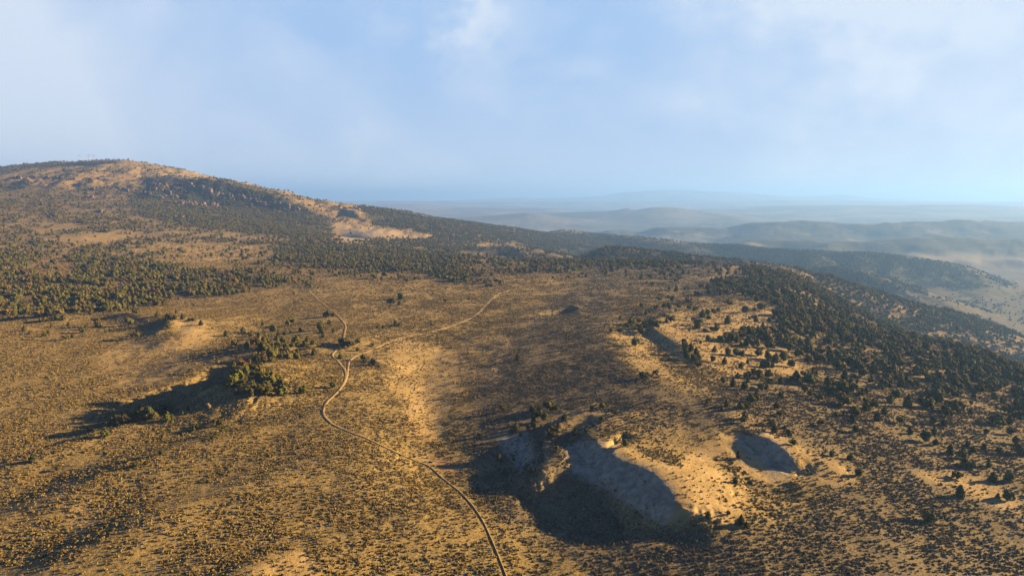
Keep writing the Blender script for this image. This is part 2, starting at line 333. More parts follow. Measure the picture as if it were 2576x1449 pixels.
# tree-rimmed gully on the mesa edge
ridge(QZ([(1690, 785, 5), (1655, 802, 7.5), (1645, 826, 8.5), (1700, 860, 8), (1745, 895, 6.5), (1770, 935, 4)]), .12, .4, 1.2, 3, .12, 25, 44)
bump(QZ([(1580, 845, 0), (1630, 900, 0), (1690, 935, 0)]), -5.0, 11)
ridge(QZ([(1520, 820, 7), (1540, 880, 8), (1600, 935, 8), (1700, 980, 9), (1800, 1020, 9)]), .1, .1, 1.0, 6, .12, 25, 45)
# relief that sun picks out
near = np.clip(1 - (RG - 900) / 700, 0, 1) * np.clip((RG - 30) / 60, 0, 1)
Z += near * (.9 * fbm(X, Y, 70, 3, 50) + .55 * fbm(X, Y, 16, 4, 51, .55))
gr = np.gradient(Z, axis=0) / np.gradient(RG, axis=0); gt = np.gradient(Z, axis=1) / (np.gradient(TT)[None, :] * RG)
steep = np.clip((np.hypot(gr, gt) - .24) / .15, 0, 1)
Z -= near * steep * 1.3 * np.clip(fbm(X * 1.2, Y * .55, 8, 4, 57, .55, ridged=True) + .1, 0, 1)
Z += np.clip((RG - 3200) / 500, 0, 1) * (1 - np.clip((RG - 6500) / 1000, 0, 1)) * np.clip((Z - Z0) / 80, 0, 1) * (16 * fbm(X, Y, 420, 5, 58, .55) - 16 * np.clip(fbm(X, Y, 260, 4, 59, ridged=True), 0, 1))
slope_m = np.clip((Z - Z0) / 12, 0, 1)
Z += np.clip((RG - 900) / 500, 0, 1) * (1 - np.clip((RG - 6000) / 3000, 0, 1)) * (2.6 * fbm(X, Y, 90, 5, 52, .55) - 10.0 * (1 - .85 * np.clip((RG - 2300 - 500 * (X < -300)) / 500, 0, 1)) * np.clip((Z - Z0) / 60 + .05, 0, 1) * np.clip(fbm(X * 1.5, Y * .8, 150, 5, 53, .55, ridged=True) + .15, 0, 1))
# cliff steps on the mountain
mt = np.exp(-((Z - (150 + 14 * fbm(X, Y, 300, 2, 54))) / 14) ** 2) * np.clip((-X + 100) / 500, 0, 1) * np.clip((RG - 1700) / 200, 0, 1) * np.clip((3000 - RG) / 200, 0, 1)
Z += mt * 9 * np.clip(fbm(X, Y, 60, 4, 55, ridged=True), 0, 1)
print('height field', round(time.time() - T0, 1))

LR = np.log(RR)
def sample(A, x, y):
    r = np.hypot(x, y); t = np.arctan2(x, y)
    fi = np.interp(np.log(np.clip(r, RR[0], RR[-1])), LR, np.arange(NR)); fj = np.interp(t, th_f, np.arange(NC))
    i = np.minimum(fi.astype(int), NR - 2); j = np.minimum(fj.astype(int), NC - 2)
    # linear in radius inside a cell, as the mesh is
    a = (r - RR[i]) / (RR[i + 1] - RR[i]); a = np.clip(a, 0, 1); b = fj - j
    return (A[i, j] * (1 - a) + A[i + 1, j] * a) * (1 - b) + (A[i, j + 1] * (1 - a) + A[i + 1, j + 1] * a) * b
Hs = lambda x, y: sample(Z, np.asarray(x, float), np.asarray(y, float))
# running horizon seen from the camera -> what is hidden
ELV = (Z - CZ) / RG; HOR = np.maximum.accumulate(ELV, axis=0)
def hit(u, v):
    """where the line of sight through picture point (u, v) meets the land"""
    dx = u - UC; dy = F * math.cos(TH) + (VC - v) * math.sin(TH); dz = -F * math.sin(TH) + (VC - v) * math.cos(TH)
    rr = np.geomspace(60, 30000, 4000); hyp = math.hypot(dx, dy)
    x = rr * dx / hyp; y = rr * dy / hyp; z = CZ + rr * dz / hyp
    k = np.nonzero(Hs(x, y) > z)[0]
    if len(k) == 0: return None
    k = k[0]; return float(x[k]), float(y[k]), float(Hs(x[k], y[k]))

# ------------------------------------------------------------------ cover maps (painted over the ground as seen from above the draw)
MU0, MV0, MS = -700, 350, 4.0; MW, MH = int(4000 / MS), int(1200 / MS)
gu, gv = np.meshgrid(MU0 + (np.arange(MW) + .5) * MS, MV0 + (np.arange(MH) + .5) * MS)
def poly_mask(pts):
    inside = np.zeros(gu.shape, bool); n = len(pts)
    for i in range(n):
        x1, y1 = pts[i]; x2, y2 = pts[(i + 1) % n]
        if y1 == y2: continue
        c = ((gv >= min(y1, y2)) & (gv < max(y1, y2))) & (gu < (x2 - x1) * (gv - y1) / (y2 - y1) + x1)
        inside ^= c
    return inside
def blur(A, n):
    for _ in range(n):
        A = (np.roll(A, 1, 0) + A + np.roll(A, -1, 0)) / 3; A = (np.roll(A, 1, 1) + A + np.roll(A, -1, 1)) / 3
    return A
TREES = np.full(gu.shape, .00012)
def paint(M, val, pts, mode='set'):
    m = poly_mask(pts); M[m] = val
D = .025
paint(TREES, .0006, [(-700, 700), (500, 760), (900, 850), (880, 920), (600, 900), (500, 850), (-700, 850)])
paint(TREES, .0012, [(1500, 860), (1800, 950), (2100, 960), (3300, 1300), (3300, 1500), (2300, 1260), (1950, 1110), (1800, 1040)])
paint(TREES, .0055, [(550, 655), (700, 660), (1260, 715), (1180, 730), (900, 720), (760, 740), (700, 720)])
paint(TREES, .0035, [(1220, 690), (1260, 655), (1700, 655), (1880, 662), (1900, 700), (1760, 700), (1650, 690), (1500, 700)])
paint(TREES, .020, [(1340, 655), (1500, 650), (1750, 655), (1720, 672), (1500, 672), (1300, 690)])
paint(TREES, .0115, [(-700, 430), (0, 415), (260, 396), (540, 446), (700, 478), (870, 513), (900, 600), (600, 655), (0, 640), (-700, 640)])
paint(TREES, .0045, [(0, 436), (262, 397), (430, 421), (540, 446), (700, 478), (760, 500), (900, 520), (1100, 595), (960, 590), (860, 600), (830, 560), (700, 490), (560, 455), (430, 440), (200, 470), (0, 460)])
paint(TREES, .0004, [(160, 612), (230, 585), (300, 580), (370, 595), (260, 615), (200, 622)])
paint(TREES, .0012, [(400, 612), (560, 610), (690, 622), (650, 640), (540, 655), (420, 640), (300, 640)])
paint(TREES, .036, [(330, 500), (380, 452), (560, 455), (700, 490), (830, 560), (835, 600), (700, 592), (520, 570), (360, 545)])
paint(TREES, D, [(-700, 620), (0, 628), (130, 640), (330, 652), (520, 682), (680, 690), (740, 712), (640, 730), (480, 752), (330, 785), (180, 800), (-700, 800)])
paint(TREES, .003, [(60, 655), (150, 640), (190, 665), (180, 700), (100, 700)])
paint(TREES, .034, [(700, 614), (740, 604), (870, 605), (1000, 630), (1150, 665), (1260, 710), (1180, 712), (1080, 690), (900, 680), (690, 664)])
paint(TREES, .026, [(905, 515), (1090, 545), (1300, 575), (1480, 586), (1700, 605), (1560, 640), (1470, 655), (1340, 650), (1240, 610), (1120, 600), (960, 590), (930, 555)])
paint(TREES, .026, [(880, 605), (940, 590), (1050, 600), (1230, 610), (1290, 620), (1340, 668), (1290, 690), (1180, 670), (1050, 640), (930, 615)])
paint(TREES, .007, [(1130, 645), (1200, 628), (1330, 632), (1345, 668), (1290, 692), (1200, 672)])
paint(TREES, .0025, [(840, 585), (960, 580), (930, 615), (860, 612)])
paint(TREES, .003, [(1200, 612), (1300, 612), (1330, 625), (1220, 628)]); paint(TREES, .009, [(1340, 630), (1420, 632), (1470, 655), (1380, 660)])
paint(TREES, .0006, [(860, 560), (960, 572), (1090, 590), (1080, 604), (960, 600), (900, 590), (840, 600)])
paint(TREES, .045, [(1470, 655), (1500, 615), (1640, 620), (1780, 640), (1900, 655), (1900, 660), (1700, 657)])
paint(TREES, .04, [(1600, 620), (1830, 610), (2000, 618), (2200, 632), (2313, 648), (2430, 668), (2508, 698), (2560, 722), (2469, 724), (2352, 714), (2254, 709), (2156, 684), (2030, 672), (1900, 655), (1750, 640)])
paint(TREES, .03, [(2015, 668), (2130, 672), (2211, 687), (2262, 709), (2230, 728), (2150, 712), (2050, 690)])
paint(TREES, .022, [(2150, 684), (2254, 709), (2352, 714), (2469, 724), (2560, 735), (2500, 757), (2391, 752), (2300, 745), (2234, 738), (2140, 705)])
paint(TREES, .002, [(2600, 724), (2700, 722), (2700, 830), (2576, 830), (2469, 788), (2313, 752), (2250, 735)])
paint(TREES, .010, [(2330, 745), (2440, 752), (2520, 772), (2510, 790), (2420, 775)])
paint(TREES, .027, [(1890, 658), (2011, 671), (2133, 707), (2234, 742), (2313, 757), (2391, 778), (2469, 800), (2576, 850), (2700, 890), (3300, 1000), (3300, 1250), (2576, 1085), (2400, 1050), (2230, 1010), (2120, 975), (2040, 950), (1980, 880), (1800, 870), (1850, 830), (1960, 830), (1950, 770), (1860, 745), (1760, 745), (1790, 715), (1880, 680)])
paint(TREES, .013, [(2040, 930), (2200, 930), (2330, 960), (2576, 1010), (2700, 1100), (2576, 1090), (2400, 1055), (2120, 1000), (1990, 965)])
paint(TREES, .0028, [(1560, 810), (1700, 770), (1860, 750), (1950, 780), (1960, 830), (1850, 832), (1790, 870), (1980, 890), (2040, 945), (1850, 945), (1740, 880), (1600, 840)])
paint(TREES, .0030, [(1600, 700), (1760, 700), (1760, 745), (1700, 800), (1560, 830), (1540, 800), (1640, 760)])
paint(TREES, .0, [(800, 690), (1290, 725), (1500, 690), (1600, 700), (1500, 900), (1150, 900), (880, 1000), (700, 900), (780, 800), (830, 760)])
paint(TREES, .0, [(-100, 830), (560, 930), (1500, 930), (1800, 1010), (2050, 1100), (2576, 1300), (2576, 1500), (-100, 1500)])
paint(TREES, .05, [(575, 965), (610, 925), (660, 930), (720, 955), (722, 985), (680, 1000), (630, 1003), (590, 990)])
paint(TREES, .02, [(610, 900), (640, 862), (700, 862), (780, 872), (740, 905), (660, 915)])
paint(TREES, .012, [(270, 1068), (380, 1035), (440, 1030), (440, 1045), (290, 1080)])
TREES = blur(TREES, 1)

BARE = np.zeros(gu.shape)      # thin or no sagebrush: pale gold earth
for val, pts in ((.75, [(1000, 850), (1150, 880), (1180, 960), (1130, 1020), (1120, 1110), (1070, 1110), (1010, 1010), (960, 960)]),
                 (.5, [(1150, 860), (1260, 830), (1300, 860), (1250, 940), (1180, 960)]),
                 (.6, [(280, 860), (420, 850), (500, 800), (560, 830), (480, 890), (420, 960), (300, 980), (250, 920)]),
                 (.95, [(430, 800), (520, 806), (530, 840), (470, 850), (440, 830)]),
                 (.7, [(1560, 830), (1800, 760), (1960, 770), (2050, 940), (1850, 945), (1700, 900)]),
                 (.6, [(1530, 830), (1600, 850), (1700, 950), (1800, 980), (1700, 965), (1580, 900)]),
                 (.97, [(1500, 1100), (1560, 1120), (1720, 1180), (1740, 1230), (1890, 1290), (1850, 1320), (1740, 1290), (1690, 1320), (1560, 1250), (1480, 1150)]),
                 (.9, [(1700, 1180), (1740, 1130), (1800, 1100), (1850, 1110), (1800, 1160), (1880, 1250), (1880, 1290), (1780, 1280), (1720, 1230)]),
                 (.97, [(1815, 1090), (1930, 1095), (1990, 1130), (2010, 1200), (1960, 1230), (1870, 1190), (1820, 1130)]),
                 (.7, [(1990, 1120), (2090, 1160), (2160, 1200), (2120, 1230), (2010, 1210)]),
                 (.8, [(1790, 1010), (1840, 1030), (1920, 1060), (1980, 1110), (1920, 1090), (1850, 1060)]),
                 (.7, [(1370, 1120), (1400, 1150), (1390, 1220), (1350, 1230)]),
                 (.6, [(1750, 740), (1800, 670), (1890, 660), (1850, 720), (1790, 760)]),
                 (.5, [(1640, 1040), (1480, 1090), (1340, 1060), (1500, 1010)]),
                 (.85, [(1040, 1150), (1130, 1150), (1160, 1200), (1100, 1180)]),
                 (.7, [(620, 1410), (760, 1370), (800, 1449), (560, 1449)]),
                 (.9, [(920, 900), (960, 905), (980, 925), (930, 915)]),
                 (.5, [(150, 1290), (220, 1260), (260, 1300), (180, 1380)]),
                 (.95, [(840, 550), (1090, 590), (1080, 606), (840, 606)]),
                 (.45, [(0, 640), (-700, 640), (-700, 400), (300, 396), (900, 515), (1100, 600), (800, 650), (400, 660)]),
                 (.7, [(2300, 1190), (2440, 1180), (2576, 1250), (2576, 1300), (2400, 1240)])):
    BARE[poly_mask(pts)] = val
BARE = blur(BARE, 2)
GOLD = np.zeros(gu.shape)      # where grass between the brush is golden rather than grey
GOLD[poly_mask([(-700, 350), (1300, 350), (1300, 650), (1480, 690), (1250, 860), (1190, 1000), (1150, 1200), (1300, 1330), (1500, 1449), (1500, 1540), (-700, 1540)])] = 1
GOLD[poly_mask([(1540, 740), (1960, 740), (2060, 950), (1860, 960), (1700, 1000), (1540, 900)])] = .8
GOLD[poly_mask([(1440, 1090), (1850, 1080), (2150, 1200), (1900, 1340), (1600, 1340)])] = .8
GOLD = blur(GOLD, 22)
CLAY = np.zeros(gu.shape)      # grey badland clay
for pts in ([(1420, 1120), (1490, 1105), (1560, 1145), (1645, 1180), (1700, 1230), (1715, 1280), (1680, 1320), (1610, 1290), (1530, 1235), (1440, 1190)],
            [(1850, 1100), (1930, 1104), (1972, 1130), (1990, 1168), (1980, 1200), (1935, 1200), (1900, 1150), (1860, 1130)],
            [(1250, 1100), (1330, 1085), (1350, 1150), (1300, 1190)],
            [(850, 585), (960, 578), (930, 612), (860, 605)]):
    CLAY[poly_mask(pts)] = .9
CLAY = blur(CLAY, 3)
RED = np.zeros(gu.shape)       # rusty soil and rock
for val, pts in ((.8, [(60, 650), (160, 635), (210, 670), (180, 705), (90, 700)]), (.9, [(1060, 1155), (1110, 1150), (1150, 1180), (1130, 1215), (1080, 1170)]),
                 (.4, [(0, 430), (560, 440), (960, 560), (800, 560), (500, 540), (0, 560)]), (.5, [(860, 525), (960, 560), (900, 580), (840, 560)]),
                 (.35, [(1000, 1040), (1080, 1070), (1090, 1140), (1010, 1100)])):
    RED[poly_mask(pts)] = val
RED = blur(RED, 3)
FOREST = blur(np.clip(TREES / .02, 0, 1), 2)
for val, pts in ((.95, [(1480, 590), (1760, 560), (2400, 545), (3300, 535), (3300, 690), (2400, 660), (2080, 640), (1800, 625), (1560, 605)]),
                 (.5, [(1040, 545), (1420, 535), (1560, 522), (1720, 520), (1700, 538), (1420, 560), (1400, 580), (1270, 585)]),
                 (.5, [(2160, 690), (2600, 725), (2600, 780), (2340, 760)]), (.35, [(2280, 740), (3300, 760), (3300, 900), (2576, 840)]), (.3, [(1850, 515), (2576, 512), (2576, 530), (1900, 528)]),):
    FOREST[poly_mask(pts)] = val
for val, pts in ((.0, [(1560, 588), (1760, 600), (1800, 618), (1700, 612), (1600, 608)]), (.15, [(1600, 618), (1800, 622), (1800, 632), (1640, 630)]),
                 (.0, [(2260, 640), (2460, 636), (3300, 650), (3300, 740), (2560, 730), (2380, 665)])):
    FOREST[poly_mask(pts)] = val
FOREST = blur(FOREST, 1)
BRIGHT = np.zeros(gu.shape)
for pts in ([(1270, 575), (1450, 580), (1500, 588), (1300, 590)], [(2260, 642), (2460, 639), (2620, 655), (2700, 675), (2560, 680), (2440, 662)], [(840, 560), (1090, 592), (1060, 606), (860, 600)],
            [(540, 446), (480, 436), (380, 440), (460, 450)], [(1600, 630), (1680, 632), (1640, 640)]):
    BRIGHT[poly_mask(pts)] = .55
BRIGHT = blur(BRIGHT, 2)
def msample(M, u, v):
    fu = np.clip((u - MU0) / MS - .5, 0, MW - 1.001); fv = np.clip((v - MV0) / MS - .5, 0, MH - 1.001)
    i = fu.astype(int); j = fv.astype(int); a = fu - i; b = fv - j
    return (M[j, i] * (1 - a) + M[j, i + 1] * a) * (1 - b) + (M[j + 1, i] * (1 - a) + M[j + 1, i + 1] * a) * b

# ------------------------------------------------------------------ materials
def mat(name):
    m = bpy.data.materials.new(name); m.use_nodes = True; nt = m.node_tree
    b = nt.nodes['Principled BSDF']; b.inputs['Roughness'].default_value = .95
    b.inputs['Specular IOR Level'].default_value = .1
    return m, nt, b
def rgb(nt, c):
    n = nt.nodes.new('ShaderNodeRGB'); n.outputs[0].default_value = (*c, 1); return n.outputs[0]
def mix(nt, f, a, b, mode='MIX'):
    n = nt.nodes.new('ShaderNodeMixRGB'); n.blend_type = mode
    for i, q in enumerate((f, a, b)):
        if isinstance(q, (int, float)): n.inputs[i].default_value = q
        elif isinstance(q, tuple): n.inputs[i].default_value = (*q, 1)
        else: nt.links.new(q, n.inputs[i])
    return n.outputs[0]
def mth(nt, op, a, b=None, clamp=False):
    n = nt.nodes.new('ShaderNodeMath'); n.operation = op; n.use_clamp = clamp
    for i, q in enumerate((a, b)):
        if q is None: continue
        if isinstance(q, (int, float)): n.inputs[i].default_value = q
        else: nt.links.new(q, n.inputs[i])
    return n.outputs[0]
def noise(nt, vec, scale, detail=4, rough=.55):
    n = nt.nodes.new('ShaderNodeTexNoise'); n.inputs['Scale'].default_value = scale; n.inputs['Detail'].default_value = detail; n.inputs['Roughness'].default_value = rough
    nt.links.new(vec, n.inputs['Vector']); return n.outputs[0]
def ramp(nt, f, lo, hi):
    n = nt.nodes.new('ShaderNodeMapRange'); n.clamp = True; nt.links.new(f, n.inputs[0]); n.inputs[1].default_value = lo; n.inputs[2].default_value = hi
    return n.outputs[0]

def ground_material():
    m, nt, b = mat('ground')
    geo = nt.nodes.new('ShaderNodeNewGeometry'); pos = geo.outputs['Position']
    at = nt.nodes.new('ShaderNodeAttribute'); at.attribute_name = 'cover'; sp = nt.nodes.new('ShaderNodeSeparateColor'); nt.links.new(at.outputs['Color'], sp.inputs[0])
    at2 = nt.nodes.new('ShaderNodeAttribute'); at2.attribute_name = 'cover2'; sp2 = nt.nodes.new('ShaderNodeSeparateColor'); nt.links.new(at2.outputs['Color'], sp2.inputs[0])
    bare, clay, red = sp.outputs[0], sp.outputs[1], sp.outputs[2]; forest, bright, farm = sp2.outputs[0], sp2.outputs[1], sp2.outputs[2]
    nb = noise(nt, pos, .012, 5); nm = noise(nt, pos, .09, 5); nf = noise(nt, pos, .9, 4, .65); nx = noise(nt, pos, 3.5, 3, .6)
    soil = mix(nt, ramp(nt, nb, .35, .65), (.22, .145, .052), (.39, .265, .092))
    soil = mix(nt, ramp(nt, nm, .35, .7), soil, (.33, .235, .10))
    at3 = nt.nodes.new('ShaderNodeAttribute'); at3.attribute_name = 'cover3'; gold = at3.outputs['Fac']
    sage = mix(nt, gold, mix(nt, ramp(nt, nf, .38, .62), (.095, .080, .052), (.20, .155, .09)), mix(nt, ramp(nt, nf, .38, .62), (.15, .115, .05), (.33, .24, .10)))
    soil = mix(nt, gold, mix(nt, .8, soil, (.19, .148, .095)), soil)
    col = mix(nt, mth(nt, 'MULTIPLY', mth(nt, 'SUBTRACT', 1.0, bare, True), .88), soil, sage)
    pale = mix(nt, ramp(nt, nm, .3, .7), (.35, .25, .115), (.45, .325, .165))
    col = mix(nt, mth(nt, 'MULTIPLY', bare, ramp(nt, nm, .2, .6)), col, pale)
    # straw-coloured flecks of dry grass, scattered by fine noise
    col = mix(nt, mth(nt, 'MULTIPLY', ramp(nt, nx, .55, .75), .35), col, (.36, .26, .10))
    rk = mix(nt, ramp(nt, nf, .35, .65), (.17, .085, .045), (.30, .175, .10))
    col = mix(nt, mth(nt, 'MULTIPLY', red, ramp(nt, nm, .35, .6)), col, rk)
    cl = mix(nt, ramp(nt, noise(nt, pos, .35, 6, .7), .38, .62), (.19, .165, .13), (.40, .355, .28))
    col = mix(nt, clay, col, cl)
    ln = nt.nodes.new('ShaderNodeVectorMath'); ln.operation = 'LENGTH'; nt.links.new(pos, ln.inputs[0])
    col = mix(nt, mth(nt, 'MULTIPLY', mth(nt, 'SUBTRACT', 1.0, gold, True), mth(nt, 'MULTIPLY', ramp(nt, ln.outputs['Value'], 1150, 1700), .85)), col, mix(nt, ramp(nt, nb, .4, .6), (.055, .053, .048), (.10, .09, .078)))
    # brush and stones dotting the open mountain sides
    ns = noise(nt, pos, .16, 4, .75)
    shr = mth(nt, 'MULTIPLY', ramp(nt, ns, .5, .6), mth(nt, 'MULTIPLY', ramp(nt, farm, .0, .25), .75))
    col = mix(nt, shr, col, (.085, .062, .035))
    scar = ramp(nt, noise(nt, pos, .0045, 5, .6), .57, .66)
    forest = mth(nt, 'MULTIPLY', forest, mth(nt, 'SUBTRACT', 1.0, mth(nt, 'MULTIPLY', scar, mth(nt, 'MULTIPLY', ramp(nt, ln.outputs['Value'], 2000, 3000), .8)), True))
    # wooded ground: litter near, crowns merging into a dark speckle far off
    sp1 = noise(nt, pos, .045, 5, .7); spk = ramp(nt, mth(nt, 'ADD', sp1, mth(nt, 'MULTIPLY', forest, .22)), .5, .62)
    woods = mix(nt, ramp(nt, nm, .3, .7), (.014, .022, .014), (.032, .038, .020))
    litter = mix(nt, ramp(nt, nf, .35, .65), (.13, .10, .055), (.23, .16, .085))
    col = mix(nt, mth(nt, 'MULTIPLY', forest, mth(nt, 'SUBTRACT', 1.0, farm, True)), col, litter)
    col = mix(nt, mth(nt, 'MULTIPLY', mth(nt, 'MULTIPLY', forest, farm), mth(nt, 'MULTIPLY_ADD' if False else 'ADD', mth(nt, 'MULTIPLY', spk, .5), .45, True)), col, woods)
    # far plain
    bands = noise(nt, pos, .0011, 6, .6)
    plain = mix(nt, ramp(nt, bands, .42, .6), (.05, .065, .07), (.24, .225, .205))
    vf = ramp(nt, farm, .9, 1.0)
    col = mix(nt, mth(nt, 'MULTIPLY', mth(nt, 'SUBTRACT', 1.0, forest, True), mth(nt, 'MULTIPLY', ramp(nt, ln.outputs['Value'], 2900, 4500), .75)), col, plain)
    col = mix(nt, mth(nt, 'MULTIPLY', bright, .8), col, (.46, .36, .25))
    nt.links.new(col, b.inputs['Base Color'])
    bp = nt.nodes.new('ShaderNodeBump'); bp.inputs['Strength'].default_value = .55; bp.inputs['Distance'].default_value = .5
    nt.links.new(mth(nt, 'ADD', nf, mth(nt, 'MULTIPLY', nx, .3)), bp.inputs['Height']); nt.links.new(bp.outputs[0], b.inputs['Normal'])
    return m
def foliage_material(name, dark, light, vary=.25):
    m, nt, b = mat(name)
    oi = nt.nodes.new('ShaderNodeObjectInfo'); geo = nt.nodes.new('ShaderNodeNewGeometry')
    tc = nt.nodes.new('ShaderNodeTexCoord')
    n = noise(nt, tc.outputs['Object'], 1.6, 3)
    col = mix(nt, ramp(nt, n, .35, .65), dark, light)
    col = mix(nt, ramp(nt, geo.outputs['Random Per Island'], 0, 1), col, tuple(c * .55 for c in dark))  if False else col
    hs = nt.nodes.new('ShaderNodeHueSaturation')
    nt.links.new(mth(nt, 'ADD', mth(nt, 'MULTIPLY', oi.outputs['Random'], .05), .475), hs.inputs['Hue'])
    nt.links.new(mth(nt, 'ADD', mth(nt, 'MULTIPLY', mth(nt, 'FRACT', mth(nt, 'MULTIPLY', oi.outputs['Random'], 7.31)), vary * 2), 1 - vary), hs.inputs['Value'])
    nt.links.new(col, hs.inputs['Color']); nt.links.new(hs.outputs[0], b.inputs['Base Color'])
    b.inputs['Roughness'].default_value = .9
    return m
def plain_material(name, c1, c2, sc=1.0):
    m, nt, b = mat(name); tc = nt.nodes.new('ShaderNodeTexCoord')
    nt.links.new(mix(nt, ramp(nt, noise(nt, tc.outputs['Object'], sc, 5), .35, .65), c1, c2), b.inputs['Base Color']); return m
M_GROUND = ground_material()
M_JUN = foliage_material('juniper_foliage', (.048, .045, .011), (.135, .120, .026))
M_JUN2 = foliage_material('pinyon_foliage', (.042, .044, .012), (.12, .112, .028))
M_DEAD = foliage_material('grey_oak_foliage', (.11, .08, .05), (.17, .125, .08))
M_BARK = plain_material('bark', (.09, .065, .045), (.19, .145, .10), 4)
M_SAGE = foliage_material('sagebrush_foliage', (.165, .12, .045), (.35, .25, .085), .4)
M_SAGE2 = foliage_material('grey_sagebrush_foliage', (.10, .085, .055), (.24, .195, .125), .35)
M_RAB = foliage_material('rabbitbrush_flowers', (.30, .21, .03), (.50, .36, .05), .25)
M_ROCK = plain_material('red_rock', (.11, .07, .055), (.22, .15, .11), .25)
M_STEEL = plain_material('galvanised_steel', (.25, .26, .27), (.38, .39, .40), 1)
M_DARK = plain_material('dark_rock', (.035, .03, .03), (.08, .07, .06), 2)
M_PALE = plain_material('pale_rock', (.45, .38, .32), (.6, .52, .45), 2)
def road_material():
    m, nt, b = mat('packed_dirt'); geo = nt.nodes.new('ShaderNodeNewGeometry')
    uv = nt.nodes.new('ShaderNodeAttribute'); uv.attribute_name = 'across'; f = uv.outputs['Fac']
    n = noise(nt, geo.outputs['Position'], .8, 5); n2 = noise(nt, geo.outputs['Position'], .12, 3)
    col = mix(nt, ramp(nt, n, .3, .7), (.24, .165, .085), (.35, .25, .135))
    # grassy crown between the wheel tracks
    mid = mth(nt, 'MULTIPLY', mth(nt, 'SUBTRACT', 1.0, ramp(nt, mth(nt, 'ABSOLUTE', f), .12, .3), True), ramp(nt, mth(nt, 'ADD', n2, mth(nt, 'MULTIPLY', n, .3)), .45, .7))
    col = mix(nt, mth(nt, 'MULTIPLY', mid, .7), col, (.16, .12, .055))
    nt.links.new(col, b.inputs['Base Color']); return m
M_ROAD = road_material()
M_FAINT = plain_material('trodden_earth', (.16, .11, .055), (.27, .19, .10), .3)

# ------------------------------------------------------------------ ground object
def build_ground():
    idx = np.arange(NR * NT).reshape(NR, NT)
    a = idx[:-1, :]; bq = idx[1:, :]; c = np.roll(idx, -1, 1)[1:, :]; d = np.roll(idx, -1, 1)[:-1, :]
    quads = np.stack([a, d, c, bq], -1).reshape(-1, 4)
    V = np.stack([X, Y, Z], -1).reshape(-1, 3)
    ctr = len(V); V = np.vstack([V, [[0, 0, float(Z[0].mean())]]])
    ring = idx[0]; tris = np.stack([np.full(NT, ctr), np.roll(ring, -1), ring], -1)
    me = mesh_np('ground', V, quads, tris, (M_GROUND,), smooth=True)
    u, v, dep = project(X, Y, Z); front = np.clip((np.cos(TG) - .2) / .2, 0, 1)
    def ch(M, back=0): return msample(M, u, v) * front + back * (1 - front)
    # break up painted edges with noise in the ground plane
    jx = 18 * fbm(X, Y, 40, 3, 60) * 300 / (RG + 150); jy = 14 * fbm(X, Y, 40, 3, 61) * 300 / (RG + 150)
    u = u + jx * 3; v = v + jy
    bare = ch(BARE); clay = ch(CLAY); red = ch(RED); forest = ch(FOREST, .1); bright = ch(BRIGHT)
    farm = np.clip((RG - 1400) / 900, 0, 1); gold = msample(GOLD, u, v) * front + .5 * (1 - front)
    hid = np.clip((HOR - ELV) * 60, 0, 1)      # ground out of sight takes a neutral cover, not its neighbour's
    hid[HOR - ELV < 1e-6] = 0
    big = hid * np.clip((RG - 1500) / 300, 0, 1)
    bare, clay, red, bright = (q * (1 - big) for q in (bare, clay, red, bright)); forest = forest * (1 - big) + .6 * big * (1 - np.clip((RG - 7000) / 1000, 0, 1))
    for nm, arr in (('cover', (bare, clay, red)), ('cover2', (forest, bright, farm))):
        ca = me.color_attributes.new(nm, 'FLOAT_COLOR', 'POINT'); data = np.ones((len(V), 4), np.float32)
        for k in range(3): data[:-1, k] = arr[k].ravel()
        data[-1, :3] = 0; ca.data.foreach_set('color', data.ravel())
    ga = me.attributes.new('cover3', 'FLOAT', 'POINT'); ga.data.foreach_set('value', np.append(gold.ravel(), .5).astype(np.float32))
    o = link('ground', me); tag(o, 'dry golden high-desert land with ridges, mountain and far plain', 'ground', kind='structure')
build_ground()
print('ground', round(time.time() - T0, 1))

# ------------------------------------------------------------------ dirt roads
ROADPTS = []
def build_road(name, uv, width, label, cat, m=None, taper=((0, 1), (1, 1))):
    w = [hit(u, v) for u, v in uv]; w = [p for p in w if p]
    pts = smooth_pts(w, 10)
    # resample evenly, drape
    p = np.array(pts)[:, :2]; seg = np.hypot(*np.diff(p, axis=0).T); s = np.concatenate([[0], np.cumsum(seg)])
    n = int(s[-1] / .8); q = np.linspace(0, s[-1], n); x = np.interp(q, s, p[:, 0]); y = np.interp(q, s, p[:, 1])
    for _ in range(6): x[1:-1] = (x[:-2] + x[1:-1] * 2 + x[2:]) / 4; y[1:-1] = (y[:-2] + y[1:-1] * 2 + y[2:]) / 4
    tx = np.gradient(x); ty = np.gradient(y); l = np.hypot(tx, ty) + 1e-9; nx, ny = -ty / l, tx / l
    K = 7; off = np.linspace(-1, 1, K); ww = width * np.interp(q / q[-1], taper[0], taper[1]) * (1 + .15 * gnoise(q / 9, q * 0 + .5, 7))
    VX = x[:, None] + nx[:, None] * off * ww[:, None] / 2; VY = y[:, None] + ny[:, None] * off * ww[:, None] / 2
    H = Hs(VX, VY); lift = .20 + .10 * (1 - np.abs(off)) 
    VZ = H + lift[None, :]; VZ[:, 0] = H[:, 0] + .04; VZ[:, -1] = H[:, -1] + .04
    idx = np.arange(n * K).reshape(n, K); quads = np.stack([idx[:-1, :-1], idx[:-1, 1:], idx[1:, 1:], idx[1:, :-1]], -1).reshape(-1, 4)[:, ::-1]
    me = mesh_np(name, np.stack([VX, VY, VZ], -1).reshape(-1, 3), quads, None, (m or M_ROAD,), smooth=True)
    at = me.attributes.new('across', 'FLOAT', 'POINT'); at.data.foreach_set('value', np.tile(off, n).astype(np.float32))
    tag(link(name, me), label, cat, kind='structure')
    ROADPTS.append((np.stack([x, y], -1)[::3], width))
